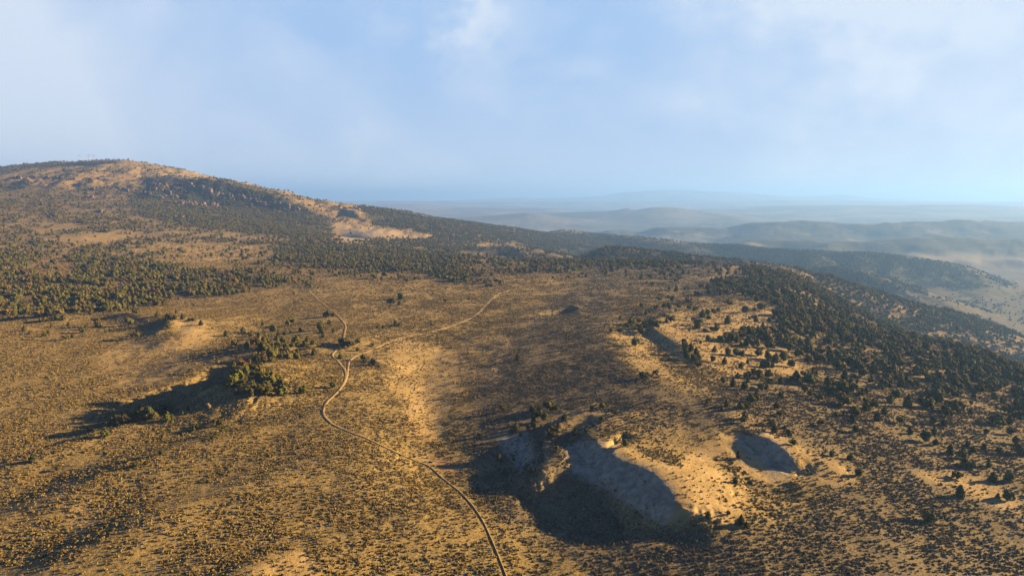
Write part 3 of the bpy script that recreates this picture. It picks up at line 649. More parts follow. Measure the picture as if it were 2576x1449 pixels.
build_road('dirt_road', [(1280, 1470), (1272, 1445), (1240, 1365), (1213, 1308), (1180, 1262), (1128, 1215), (1088, 1180), (1060, 1165), (1000, 1140), (930, 1107), (870, 1083), (830, 1062), (813, 1038), (822, 1012), (850, 985), (868, 958), (875, 930), (880, 907), (905, 892), (960, 869), (1010, 851), (1080, 836), (1150, 815), (1200, 790), (1232, 757), (1258, 738), (1290, 730)],
           1.6, 'pale two-track dirt road winding up the draw to the plain', 'road', None, ((0, .1, .2, .35, 1), (.27, .36, .7, 1, 1)))
build_road('dirt_track', [(870, 955), (868, 932), (850, 908), (836, 892), (858, 860), (867, 835), (868, 818), (850, 795), (822, 772), (795, 750), (772, 728)], 1.6, 'narrow dirt track leaving the road towards the wooded foothills', 'track')
build_road('game_trail', [(-20, 884), (60, 876), (120, 866), (180, 862), (245, 860), (258, 874), (300, 878), (400, 870)], .7, 'faint trail across the golden flat at the left', 'path', M_FAINT)
def near_road(x, y, extra=.6):
    m = np.zeros(len(x), bool)
    for pts, w in ROADPTS:
        for k in range(0, len(pts), 40):
            c = pts[k:k + 41]; cx, cy = c.mean(0); rad = np.hypot(*(c - c.mean(0)).T).max() + w
            sel = np.nonzero(np.hypot(x - cx, y - cy) < rad + extra)[0]
            if len(sel):
                d = np.min(np.hypot(x[sel, None] - c[None, :, 0], y[sel, None] - c[None, :, 1]), 1); m[sel[d < w / 2 + extra]] = True
    return m
print('roads', round(time.time() - T0, 1))

# ------------------------------------------------------------------ plants
rng = np.random.default_rng(7)
def leaf_cloud(n, lobes, size, seed, squash=1.0):
    """many small leaf clumps (bent quads) through the lobes' volume, thicker towards their skin"""
    g = np.random.default_rng(seed); V = []; Fq = []
    w = np.array([l[3] ** 2 for l in lobes]); w = w / w.sum(); pick = g.choice(len(lobes), n, p=w)
    d = g.normal(size=(n, 3)); d /= np.linalg.norm(d, axis=1)[:, None]; rad = g.random(n) ** .28
    L = np.array(lobes)[pick]
    c = L[:, :3] + d * (rad * L[:, 3])[:, None] * np.array([1, 1, squash])
    c[:, 2] = np.maximum(c[:, 2], size * .3)
    nrm = d * .8 + g.normal(size=(n, 3)) * .55; nrm /= np.linalg.norm(nrm, axis=1)[:, None]
    t = np.cross(nrm, g.normal(size=(n, 3))); t /= np.linalg.norm(t, axis=1)[:, None]; bb = np.cross(nrm, t)
    s = size * (.6 + .8 * g.random(n))[:, None]; k = (s * .35) * nrm
    V = np.stack([c - t * s, c - bb * s * .8 + k, c + t * s, c + bb * s * .8 + k], 1).reshape(-1, 3)
    Fq = np.arange(4 * n).reshape(n, 4)
    return V, Fq
def blob(lobes, seed, f=.72, squash=1.0):
    """lumpy inner mass behind the leaf clumps"""
    Vs = []; Ts = []; o = 0
    g = np.random.default_rng(seed)
    for (x, y, z, r) in lobes:
        nu, nv = 7, 5; vs_ = []
        for i in range(nv):
            ph = math.pi * (i + .5) / nv
            for j in range(nu):
                a = 2 * math.pi * (j + .5 * (i % 2)) / nu; q = r * f * (.85 + .3 * g.random())
                vs_.append((x + q * math.sin(ph) * math.cos(a), y + q * math.sin(ph) * math.sin(a), max(z + q * math.cos(ph) * squash, .02)))
        vs_.append((x, y, z + r * f * squash)); vs_.append((x, y, max(z - r * f * squash, .01))); top = nu * nv; bot = top + 1
        for i in range(nv - 1):
            for j in range(nu):
                a, b_, c, d = i * nu + j, i * nu + (j + 1) % nu, (i + 1) * nu + j, (i + 1) * nu + (j + 1) % nu
                Ts += [(o + a, o + c, o + b_), (o + b_, o + c, o + d)]
        for j in range(nu): Ts += [(o + top, o + j, o + (j + 1) % nu), (o + bot, o + (nv - 1) * nu + (j + 1) % nu, o + (nv - 1) * nu + j)]
        Vs += vs_; o += len(vs_)
    return np.array(Vs), np.array(Ts)
def crown_mesh(name, seed, h, w, kind, m, nleaf=650):
    g = random.Random(seed); lobes = []
    if kind == 'round':
        for k in range(8):
            a = g.random() * 6.28; rr = w * .28 * g.random() ** .5; z = h * (.32 + .42 * g.random()); lobes.append((rr * math.cos(a) * 1.1, rr * math.sin(a) * 1.1, z, w * (.24 + .12 * g.random())))
        lobes.append((0, 0, h * .45, w * .36)); lobes.append((g.uniform(-.1, .1) * w, g.uniform(-.1, .1) * w, h * .78, w * .22))
    elif kind == 'cone':
        for k in range(9):
            t = k / 8; a = g.random() * 6.28; rr = w * .12 * (1 - t); lobes.append((rr * math.cos(a), rr * math.sin(a), h * (.2 + .7 * t), w * (.42 * (1 - t) ** .8 + .10)))
    else:  # spreading, several stems
        for k in range(11):
            a = g.random() * 6.28; rr = w * (.12 + .28 * g.random()); z = h * (.35 + .35 * g.random()); lobes.append((rr * math.cos(a), rr * math.sin(a), z, w * (.15 + .1 * g.random())))
        lobes.append((0, 0, h * .4, w * .3))
    V1, Q1 = leaf_cloud(nleaf, lobes, h * .052, seed); V2, T2 = blob(lobes, seed + 1)
    V = np.vstack([V1, V2]); return mesh_np(name, V, Q1, T2 + len(V1), (m,))
def trunk_mesh(name, seed, h, kind):
    g = random.Random(seed); Vs = []; Qs = []
    def tube(pts, rads, n=6):
        o = len(Vs)
        for (x, y, z), r in zip(pts, rads):
            for j in range(n): a = 2 * math.pi * j / n; Vs.append((x + r * math.cos(a), y + r * math.sin(a), z))
        for i in range(len(pts) - 1):
            for j in range(n): Qs.append((o + i * n + j, o + i * n + (j + 1) % n, o + (i + 1) * n + (j + 1) % n, o + (i + 1) * n + j))
    lean = g.uniform(-.1, .1)
    tube([(0, 0, -.5), (lean * .2, 0, h * .15), (lean, .05, h * .45), (lean * 1.5, 0, h * .8)], [h * .05, h * .042, h * .028, h * .01])
    for k in range(5):
        a = g.random() * 6.28; l = h * .3; z0 = h * (.12 + .1 * k)
        tube([(lean * .3, 0, z0), (lean + l * .5 * math.cos(a), l * .5 * math.sin(a), z0 + l * .4), (lean + l * math.cos(a), l * math.sin(a), z0 + l * .75)], [h * .022, h * .014, h * .005], 5)
    return mesh_np(name, np.array(Vs), np.array(Qs), None, (M_BARK,))
KINDS = [('round', 5.0, 4.6, M_JUN), ('round', 5.0, 5.4, M_JUN), ('cone', 6.0, 3.9, M_JUN2), ('spread', 4.6, 5.6, M_JUN), ('round', 4.2, 3.6, M_JUN2), ('cone', 5.2, 4.0, M_JUN)]
CROWNS = []; TRUNKS = []
for i, (k, h, w, m) in enumerate(KINDS):
    CROWNS.append(crown_mesh('crown', 100 + i, h, w, k, m)); TRUNKS.append(trunk_mesh('trunk', 200 + i, h, k))
M_BROWN = foliage_material('browned_foliage', (.085, .055, .022), (.17, .115, .045))
CROWN_GREY = crown_mesh('grey_crown', 140, 4.4, 4.2, 'round', M_DEAD, 420)
BUSHTREE = crown_mesh('shrub_crown', 141, 2.2, 2.6, 'spread', M_JUN, 380)

def joined_tree(i, m_over=None):
    """low-cost whole tree (crown and trunk in one mesh) for the woodland mass"""
    k, h, w, m = KINDS[i]; g = 300 + i
    cm = crown_mesh('tmp', g, h, w, k, m, 260); 
    n = len(cm.vertices); co = np.empty(n * 3, np.float32); cm.vertices.foreach_get('co', co); co = co.reshape(-1, 3)
    li = np.empty(len(cm.loops), np.int32); cm.loops.foreach_get('vertex_index', li); lt = np.empty(len(cm.polygons), np.int32); cm.polygons.foreach_get('loop_total', lt)
    nq = int((lt == 4).sum()); q = li[:nq * 4].reshape(-1, 4); t = li[nq * 4:].reshape(-1, 3)
    tv = []; tq = []
    for s_, (z, r) in enumerate(((-.6, .2), (h * .3, .16), (h * .7, .06))):
        for j in range(5): a = 2 * math.pi * j / 5; tv.append((r * math.cos(a), r * math.sin(a), z))
    for i_ in range(2):
        for j in range(5): tq.append((i_ * 5 + j, i_ * 5 + (j + 1) % 5, (i_ + 1) * 5 + (j + 1) % 5, (i_ + 1) * 5 + j))
    q = np.vstack([q, np.array(tq) + n]); mi = np.concatenate([np.zeros(nq), np.ones(len(tq)), np.zeros(len(t))]).astype(np.int32)
    m = m_over or m
    me = mesh_np('woodland_tree', np.vstack([co, np.array(tv)]), q, t, (m, M_BARK), mi); bpy.data.meshes.remove(cm); return me

def sage_mesh(seed, m, n=70, h=.75, w=1.1):
    g = random.Random(seed); lobes = []
    for k in range(4): a = g.random() * 6.28; rr = w * .2; lobes.append((rr * math.cos(a), rr * math.sin(a), h * .42, w * (.24 + .1 * g.random())))
    V1, Q1 = leaf_cloud(n, lobes, .12, seed, .9); V2, T2 = blob(lobes[:2], seed, .75, .9)
    return mesh_np('sagebrush_plant', np.vstack([V1, V2]), Q1, T2 + len(V1), (m,))

def scatter(name, pts, scale, meshes, pick, label, cat, zscale=None, align=0):
    """ONE object whose geometry nodes set plants on its points"""
    me = bpy.data.meshes.new(name); n = len(pts); me.vertices.add(n); me.vertices.foreach_set('co', np.asarray(pts, np.float32).ravel())
    for nm, arr, ty in (('psize', scale, 'FLOAT'), ('prot', rng.random(n) * 6.283, 'FLOAT'), ('pkind', pick, 'INT')):
        a = me.attributes.new(nm, ty, 'POINT'); a.data.foreach_set('value', np.asarray(arr, np.int32 if ty == 'INT' else np.float32))
    o = link(name, me)
    ng = bpy.data.node_groups.new(name, 'GeometryNodeTree'); N = ng.nodes; L = ng.links
    ng.interface.new_socket('Geometry', in_out='INPUT', socket_type='NodeSocketGeometry'); ng.interface.new_socket('Geometry', in_out='OUTPUT', socket_type='NodeSocketGeometry')
    gi = N.new('NodeGroupInput'); go = N.new('NodeGroupOutput'); iop = N.new('GeometryNodeInstanceOnPoints')
    g2 = N.new('GeometryNodeGeometryToInstance')
    for mm in reversed(meshes):
        so = bpy.data.objects.new(name + '_kind', mm); oi = N.new('GeometryNodeObjectInfo'); oi.inputs['Object'].default_value = so
        L.new(oi.outputs['Geometry'], g2.inputs[0])
    L.new(gi.outputs[0], iop.inputs['Points']); L.new(g2.outputs[0], iop.inputs['Instance']); iop.inputs['Pick Instance'].default_value = True
    def attr(nm, ty):
        a = N.new('GeometryNodeInputNamedAttribute'); a.data_type = ty; a.inputs['Name'].default_value = nm; return a.outputs['Attribute']
    L.new(attr('pkind', 'INT'), iop.inputs['Instance Index'])
    cr = N.new('ShaderNodeCombineXYZ'); L.new(attr('prot', 'FLOAT'), cr.inputs[2]); L.new(cr.outputs[0], iop.inputs['Rotation'])
    L.new(attr('psize', 'FLOAT'), iop.inputs['Scale']); L.new(iop.outputs[0], go.inputs[0])
    md = o.modifiers.new('scatter', 'NODES'); md.node_group = ng
    tag(o, label, cat, kind='stuff'); return o

def polar_pts(r0, r1, n, half=R(43.8)):
    r = np.sqrt(rng.random(n) * (r1 * r1 - r0 * r0) + r0 * r0); t = (rng.random(n) * 2 - 1) * half
    return r * np.sin(t), r * np.cos(t), r
def hidden(x, y, z, margin=.002):
    """how far below the skyline in front of it a point lies (tangent units)"""
    r = np.hypot(x, y); hh = sample(HOR, x * .985, y * .985); return (z - CZ) / r < hh - margin

# --- sagebrush
def build_sage():
    P_ = []; S_ = []; K_ = []
    for (a, b, dens, size) in ((110, 260, 2.6, .68), (260, 420, 2.2, .70), (420, 700, 1.1, .86), (700, 1100, .38, 1.15), (1100, 1500, .10, 1.8)):
        n = int(dens * (b * b - a * a) * R(43.8)); x, y, r = polar_pts(a, b, n); z = Hs(x, y)
        u, v, dep = project(x, y, z); bare = msample(BARE, u, v); clay = msample(CLAY, u, v)
        patch = np.clip(fbm(x, y, 30, 3, 70) * 1.6 + .72, .15, 1) * np.clip(fbm(x, y, 6, 2, 71) * 1.5 + .85, .3, 1)
        keep = (rng.random(n) < patch * (1 - bare * .93) * (1 - np.clip(clay * 1.2, 0, .86))) & ~hidden(x, y, z, .012)
        x, y, z, r = x[keep], y[keep], z[keep], r[keep]; nr = near_road(x, y, .45); x, y, z, r = x[~nr], y[~nr], z[~nr], r[~nr]
        s = size * (.45 + 1.0 * rng.random(len(x)) ** 2.0)
        P_.append(np.stack([x, y, z - .05], -1)); S_.append(s); K_.append(rng.integers(0, 4, len(x)))
    p = np.vstack(P_); s = np.concatenate(S_); k = np.concatenate(K_)
    u, v, dep = project(p[:, 0], p[:, 1], p[:, 2])
    yel = np.clip(fbm(p[:, 0], p[:, 1], 14, 2, 75) * 1.6 - .25, 0, 1) * np.exp(-((u - 900) / 520) ** 2) * np.clip((v - 1030) / 200, 0, 1)
    my = rng.random(len(p)) < yel * .30 + .003
    k = k + 4 * (rng.random(len(p)) > msample(GOLD, u, v) * .85)
    print('sage', len(p), 'rabbit', my.sum())
    scatter('sagebrush', p[~my], s[~my], [sage_mesh(i, M_SAGE) for i in range(4)] + [sage_mesh(i, M_SAGE2) for i in range(4)], k[~my], 'low grey-brown sagebrush covering the open slopes', 'sagebrush')
    scatter('rabbitbrush', p[my], s[my] * .9, [sage_mesh(20 + i, M_RAB) for i in range(4)], k[my] % 4, 'scattered yellow-flowering rabbitbrush among the sagebrush in the foreground', 'rabbitbrush')
if not QUICK: build_sage()
print('sage', round(time.time() - T0, 1))

# --- trees: those seen largest are things of their own, each with crown and trunk
def ordinal(k): return ['first', 'second', 'third', 'fourth', 'fifth', 'sixth', 'seventh', 'eighth', 'ninth', 'tenth', 'eleventh', 'twelfth', 'thirteenth', 'fourteenth', 'fifteenth', 'sixteenth', 'seventeenth', 'eighteenth', 'nineteenth', 'twentieth'][k]
ALLT = []   # (x, y) of hand-set trees
def make_tree(x, y, z, h, kind, rot, label, group, cat='tree', grey=False, name='juniper_tree', wide=1.0):
    t = bpy.data.objects.new(name, None); COL.objects.link(t); t.empty_display_size = 1
    t.location = (x, y, z); t.rotation_euler = (0, 0, rot)
    s = h / KINDS[kind][1]; 
    if grey: s = h / 4.4
    t.scale = (s * wide, s * wide, s)
    c = bpy.data.objects.new('crown', CROWN_GREY if grey else CROWNS[kind]); COL.objects.link(c); c.parent = t
    k = bpy.data.objects.new('trunk', TRUNKS[kind]); COL.objects.link(k); k.parent = t
    if grey: k.scale = (.8, .8, .85)
    tag(t, label, cat, group); return t
C4 = lambda x, y: (x / 3, 738.4 + y / 3)
C5 = lambda x, y: (772.8 + x / 3, 738.4 + y / 3)
C6 = lambda x, y: (1717.3 + x / 3, 738.4 + y / 3)
C7 = lambda x, y: (858.7 + x / 3, 967.7 + y / 3)
C8 = lambda x, y: (1717.3 + x / 3, 967.7 + y / 3)
CG = lambda x, y: (515.2 + x / 7.5, 858.7 + y / 7.5)
# (group phrase, label tail, transform, divisor, list of (x, y_base, height))
CL = [
 ('junipers dotted above the small clay hollow', 'above the small grey clay hollow at the right', C8, 3, [(185, 145, 35), (295, 200, 35), (330, 165, 45), (435, 182, 40), (495, 180, 40), (515, 132, 50), (452, 287, 40), (470, 262, 45), (675, 305, 40), (770, 332, 25), (690, 362, 60), (797, 392, 45), (832, 455, 38), (705, 182, 40), (735, 110, 50), (730, 235, 35)]),
 ('junipers on the open sage slope at the right', 'on the open sage slope below the right-hand woods', C8, 3, [(1037, 305, 38), (1187, 180, 40), (1385, 205, 60), (1470, 272, 55), (1283, 282, 50), (1302, 240, 60), (1157, 240, 30), (1210, 235, 25), (1300, 360, 45), (1520, 222, 50), (1635, 290, 45), (1715, 372, 40), (1610, 100, 50)]),
 ('junipers at the right edge of the slope', 'between the right-hand woods and the frame edge', C8, 3, [(1897, 380, 45), (1830, 430, 70), (1910, 458, 35), (2015, 522, 60), (2115, 555, 50), (2128, 620, 60), (2190, 640, 40), (2145, 470, 35), (2190, 515, 38), (2270, 498, 40), (2380, 520, 40), (2535, 525, 55), (2480, 378, 45), (2290, 375, 35), (2510, 450, 45), (1895, 300, 45), (1970, 308, 45), (2340, 730, 55), (2470, 735, 50)]),
 ('lone junipers in the lower right sage', 'standing alone in the sagebrush at the lower right', C8, 3, [(1125, 540, 38), (1265, 570, 45), (1327, 688, 40), (2090, 845, 70), (1850, 1035, 60), (193, 1010, 45), (440, 1060, 70), (480, 1075, 40), (397, 745, 45), (345, 980, 25), (420, 555, 50)]),
 ('junipers under the wood on the left', 'on the shaded bank below the left wood', C4, 3, [(745, 250, 65), (315, 220, 30), (620, 298, 35), (390, 255, 25), (520, 245, 25), (230, 310, 25), (368, 305, 25), (335, 325, 30), (650, 275, 35), (440, 205, 40), (110, 190, 50), (480, 200, 35)]),
 ('junipers above the bare gold scar', 'around the bare golden scar left of centre', C4, 3, [(1290, 200, 40), (1380, 195, 35), (1240, 95, 40), (1035, 155, 40), (1190, 175, 35), (1330, 150, 25), (1425, 210, 20), (1455, 212, 25), (1517, 242, 35), (1273, 270, 30), (1705, 325, 40), (1265, 195, 35), (1320, 200, 30)]),
 ('junipers behind the shaded grove knoll', 'on the tree line behind the shaded knoll', C4, 3, [(1770, 395, 40), (1865, 415, 50), (1835, 300, 40), (1940, 510, 40), (2240, 390, 60), (2240, 498, 45), (2370, 460, 45), (2437, 335, 35), (2425, 280, 70), (2425, 300, 40), (2360, 385, 30), (1960, 345, 45), (1890, 330, 35), (2060, 290, 50), (2100, 340, 45), (2150, 320, 30), (2300, 400, 40), (2320, 365, 40), (2265, 290, 30)]),
 ('junipers on the tail of the knoll', 'on the short ridge just behind the grove', CG, 7.5, [(780, 440, 60), (800, 130, 90), (980, 380, 90), (1270, 340, 180), (1340, 280, 110), (1380, 160, 130), (1540, 180, 120), (1580, 230, 80), (1240, 400, 90), (1100, 270, 80), (1660, 110, 70), (1180, 170, 90), (1390, 330, 80)]),
 ('junipers of the dense grove', 'in the dense grove on the knoll', CG, 7.5, [(820, 560, 90), (900, 600, 130), (880, 530, 90), (810, 680, 70), (725, 720, 90), (730, 800, 80), (640, 780, 60), (1000, 680, 110), (1110, 700, 110), (1060, 740, 80), (1210, 680, 120), (1290, 720, 110), (1340, 770, 110), (1390, 800, 130), (1440, 850, 120), (1500, 880, 120), (1530, 850, 90), (960, 640, 100), (860, 640, 90), (1170, 640, 100)]),
 ('junipers on the near side of the grove', 'on the near edge of the dense grove', CG, 7.5, [(1310, 840, 80), (1370, 960, 110), (1430, 950, 100), (1120, 960, 160), (1040, 920, 100), (1170, 980, 120), (960, 900, 90), (830, 900, 60), (745, 890, 50), (590, 1000, 90), (740, 990, 90), (880, 1050, 140), (900, 1000, 100), (780, 760, 80), (900, 820, 80), (680, 860, 60)]),
 ('junipers between the grove and the road', 'between the grove and the bend of the road', CG, 7.5, [(1830, 985, 100), (1865, 975, 130), (2420, 885, 110)]),
 ('junipers in the row on the shaded crest', 'in the row along the shaded left crest', C4, 3, [(845, 1000, 55), (905, 990, 40), (930, 985, 60), (965, 975, 55), (985, 965, 50), (1045, 960, 60), (1095, 955, 80), (1130, 950, 80), (1170, 950, 45), (1250, 905, 60), (1290, 903, 55), (1265, 965, 60), (1300, 950, 35)]),
 ('small junipers on the foreground slope', 'on the grazing-lit foreground slope at the left', C4, 3, [(795, 1090, 50), (1657, 995, 45), (1465, 1040, 30), (1685, 1050, 40), (1603, 1100, 30), (1225, 1218, 40), (1035, 1310, 35), (1100, 1290, 25), (245, 1275, 40), (540, 1215, 20), (435, 1335, 25), (675, 1050, 35), (1420, 880, 25), (1380, 915, 25), (1615, 980, 28), (1490, 1010, 22)]),
 ('junipers around the road fork', 'around the fork of the road', C5, 3, [(425, 500, 40), (500, 545, 45), (250, 495, 40), (285, 400, 60), (320, 410, 50), (345, 395, 30), (380, 380, 40), (380, 435, 25), (245, 425, 25), (495, 400, 20), (40, 385, 25), (265, 385, 45)]),
 ('small junipers out on the plain', 'out on the plain beside the long straight road', C5, 3, [(650, 75, 40), (705, 50, 50), (700, 92, 30), (1045, 68, 30), (1220, 50, 20), (160, 180, 45), (190, 175, 35), (130, 180, 35), (570, 265, 25), (640, 255, 25), (665, 245, 40), (695, 250, 25), (935, 245, 25), (530, 265, 25), (620, 75, 35), (170, 235, 30), (200, 295, 30)]),
 ('junipers above the first amphitheatre', 'in the cluster above the shaded hollows', C7, 3, [(1437, 200, 45), (1485, 210, 40), (1455, 240, 60), (1470, 240, 40), (1555, 190, 70), (1590, 200, 40), (1620, 205, 40), (1535, 270, 50), (1450, 285, 50), (1455, 330, 45), (1410, 340, 35), (1230, 205, 50), (1500, 235, 35)]),
 ('shrubby junipers in the shaded hollows', 'in or beside the dark hollows near the centre', C7, 3, [(1320, 340, 55), (1350, 390, 35), (1285, 365, 30), (1045, 390, 35), (1235, 680, 40), (1290, 545, 25), (1300, 575, 25), (1195, 275, 20), (1190, 575, 50), (1445, 665, 35), (1100, 400, 20), (1620, 490, 30)]),
 ('junipers on the tongue above the big hollow', 'on the brown tongue above the big hollow', C7, 3, [(1685, 270, 50), (1605, 400, 70), (1765, 380, 50), (1850, 360, 35), (2140, 465, 45), (1965, 285, 45), (1970, 180, 40), (2070, 225, 30), (1640, 320, 35), (1890, 190, 30), (2020, 205, 25)]),
 ('junipers on the bright mesa rim', 'on the bright bare slope beside the right-hand woods', C6, 3, [(265, 142, 35), (190, 165, 40), (195, 198, 30), (150, 180, 50), (340, 228, 55), (257, 255, 30), (115, 270, 45), (100, 265, 40), (215, 285, 30), (165, 290, 25), (470, 145, 45), (540, 140, 30), (590, 125, 40), (550, 215, 45), (690, 200, 30), (650, 215, 30), (80, 210, 25), (50, 120, 30), (85, 130, 30)]),
 ('junipers on the lower bright slope', 'on the lower bright slope beside the wooded gully', C6, 3, [(315, 530, 45), (440, 560, 40), (490, 530, 30), (600, 560, 50), (635, 562, 50), (675, 560, 40), (115, 555, 40), (240, 440, 40), (340, 470, 50), (400, 470, 50), (440, 480, 45), (700, 520, 60), (760, 510, 60), (820, 555, 50), (640, 500, 50), (570, 470, 45), (800, 440, 60)]),
 ('junipers below the bright slope', 'in the loose belt below the bright slope', C6, 3, [(380, 705, 60), (300, 675, 40), (490, 670, 35), (415, 640, 40), (470, 730, 60), (575, 640, 60), (650, 640, 60), (590, 735, 50), (620, 720, 50), (855, 650, 60), (920, 750, 50), (1110, 760, 60), (540, 620, 50), (830, 670, 40), (1060, 790, 40), (740, 680, 50), (990, 640, 50), (1150, 745, 45), (660, 690, 45)]),
 ('junipers along the shaded gully rim', 'along the rim of the shaded mesa gully', C5, 3, [(2440, 245, 50), (2360, 300, 35), (2415, 260, 35), (2520, 310, 50), (2500, 275, 40), (2550, 290, 50), (2290, 285, 25), (2520, 110, 35), (2450, 235, 50), (2560, 250, 45)]),
 ('junipers alone by the mesa shadow line', 'standing alone left of the mesa slope', C5, 3, [(2525, 640, 40), (2560, 645, 50)]),
 ('junipers in the gully shade', 'in the shaded gully under the mesa rim', C6, 3, [(20, 440, 60), (60, 430, 50), (100, 460, 50), (30, 500, 60), (80, 515, 50), (120, 500, 45), (10, 385, 40)]),
]
n_tree = 0
for (grp, tail, TF, dv, lst) in CL:
    rows = sorted(lst)
    for k, (cx, cyy, ch) in enumerate(rows):
        u, v = TF(cx, cyy); hp = hit(u, v)
        if hp is None: continue
        x, y, z = hp; d = math.sqrt(x * x + y * y + (z - CZ) ** 2); h = max(1.1, min(8.0, ch / dv * d / F * 1.2))
        kind = int(rng.integers(0, 6)); small = 'large' if h > 5.2 else ('small' if h < 3 else 'mid-sized')
        shape = ('rounded', 'broad', 'conical', 'spreading', 'compact', 'pointed')[kind]
        if len(rows) <= 20: lab = f'{small} {shape} juniper {tail}, {ordinal(k)} from left'
        make_tree(x, y, z - .1, h, kind, rng.random() * 6.28, lab, grp, wide=.92 + .2 * rng.random())
        ALLT.append((x, y, h)); n_tree += 1
g1 = hit(*C4(1575, 872)); make_tree(*g1, 3.0, 0, 1.0, 'grey-brown leafless-looking round tree on the crest between the two shadows', None, grey=True, name='scrub_oak')
n_tree += 1
print('hand trees', n_tree)

def build_woods():
    global n_tree
    X_ = []; Y_ = []; R_ = []
    for (a, b, dmax) in ((200, 500, .05), (500, 900, .05), (900, 1500, .05), (1500, 2400, .06), (2400, 3600, .030)):
        n = int(dmax * (b * b - a * a) * R(43.8)); x, y, r = polar_pts(a, b, n); z = Hs(x, y)
        u, v, dep = project(x, y, z); jit = 22 * 400 / (r + 200)
        u2 = u + jit * fbm(x, y, 35, 3, 81) * 3; v2 = v + jit * fbm(x, y, 35, 3, 82)
        dens = msample(TREES, u2, v2); cl = np.clip(fbm(x, y, 28, 3, 80) * 1.7 + .75, .08, 1.35) * np.where(r > 1250, np.clip(fbm(x, y, 140, 3, 83) * 2.4 + .9, .12, 1.4), 1)
        cl = np.where(dens > .022, np.clip(cl + .25, .2, 1.3) * np.clip(fbm(x, y, 75, 3, 84) * 2.2 + .95, .2, 1.2), cl)
        if a >= 2400: dens = dens * .8
        keep = (rng.random(n) < dens * cl / dmax) & ~hidden(x, y, z, .006) & (v > 380)
        x, y = x[keep], y[keep]; nr = near_road(x, y, 2.5); X_.append(x[~nr]); Y_.append(y[~nr])
    x = np.concatenate(X_); y = np.concatenate(Y_)
    # keep clear of the hand-set trees
    ht = np.array([(a, b) for a, b, h in ALLT]); nearm = np.hypot(x, y) < 1100; bad = np.zeros(len(x), bool); sel = np.nonzero(nearm)[0]
    for a in range(0, len(sel), 4000):
        s = sel[a:a + 4000]; bad[s] = np.min(np.hypot(x[s, None] - ht[None, :, 0], y[s, None] - ht[None, :, 1]), 1) < 2.6
    x, y = x[~bad], y[~bad]; z = Hs(x, y); n = len(x)
    h = 2.2 + 5.2 * rng.random(n) ** 1.1; kind = rng.integers(0, 6, n); brown = rng.random(n) < .03 + .2 * np.clip(fbm(x, y, 45, 2, 85) * 3, 0, 1)
    u, v, dep = project(x, y, z)
    vis = (u > 5) & (u < 2570) & (v < 1440) & ~hidden(x, y, z + h, .0)
    px = np.where(vis, h * F / dep, 0); order = np.argsort(-px)
    n_ind = max(0, 300 - n_tree); ind = order[:n_ind]; m = np.ones(n, bool); m[ind] = False
    for i in ind:
        if u[i] < 800: grp, lab = 'junipers of the left wood', 'olive-green juniper in the front ranks of the left wood'
        elif v[i] > 1000: grp, lab = 'junipers at the foot of the right-hand woods', 'dark juniper among the nearest trees at the foot of the right-hand woods'
        else: grp, lab = 'junipers inside the right-hand woods', 'dark juniper inside the dense woods on the right-hand slope'
        make_tree(x[i], y[i], z[i] - .1, h[i], int(kind[i]), rng.random() * 6.28, lab, grp)
    hk = np.array([k[1] for k in KINDS])[kind]
    print('wood', m.sum(), 'individual', len(ind))
    scatter('juniper_woodland', np.stack([x, y, z - .15], -1)[m], (h / hk)[m], [joined_tree(i) for i in range(6)] + [joined_tree(0, M_BROWN), joined_tree(3, M_BROWN)], np.where(brown, 6 + kind % 2, kind)[m], 'dark green pinyon and juniper woodland spread over slopes, hills and mountain', 'woodland')
if not QUICK: build_woods()
print('woods', round(time.time() - T0, 1))

# ------------------------------------------------------------------ rocks
def rock_mesh(name, seed, w, d, h, m, cols=5):
    """a broken wall of blocky upright columns with rubble at its foot"""
    g = random.Random(seed); Vs = []; Ts = []
    def block(cx, cy, z0, bx, by, bz, taper):
        o = len(Vs); n = 7
        a0 = g.random() * 6.28
        for s_, (zz, f) in enumerate(((0, 1), (.35, .97), (.8, .9), (1, taper))):
            for j in range(n):
                a = a0 + 2 * math.pi * j / n; q = .85 + .3 * g.random()
                Vs.append((cx + bx * f * q * math.cos(a), cy + by * f * q * math.sin(a), z0 + bz * zz + (g.uniform(-.06, .06) * bz if zz else 0)))
        for i in range(3):
            for j in range(n):
                a, b_, c, e = o + i * n + j, o + i * n + (j + 1) % n, o + (i + 1) * n + (j + 1) % n, o + (i + 1) * n + j; Ts.extend([(a, b_, c), (a, c, e)])
        for j in range(1, n - 1): Ts.append((o + 3 * n, o + 3 * n + j, o + 3 * n + j + 1))
    for k in range(cols):
        t = (k + .5) / cols - .5; block(t * w + g.uniform(-.05, .05) * w, g.uniform(-.2, .2) * d, -h * .5, w / cols * g.uniform(.45, .8), d * g.uniform(.35, .6), h * g.uniform(.95, 1.6), g.uniform(.5, .8))
    for k in range(cols): block(g.uniform(-.6, .6) * w, -d * g.uniform(.4, 1.1), -h * .3, w * .06 * g.uniform(.6, 1.6), w * .06, h * g.uniform(.35, .55), .6)
    return mesh_np(name, np.array(Vs), None, np.array(Ts), (m,))
ROCKM = [rock_mesh('rock_outcrop', 400 + i, 26, 8, 13, M_ROCK, 4 + i % 3) for i in range(5)]
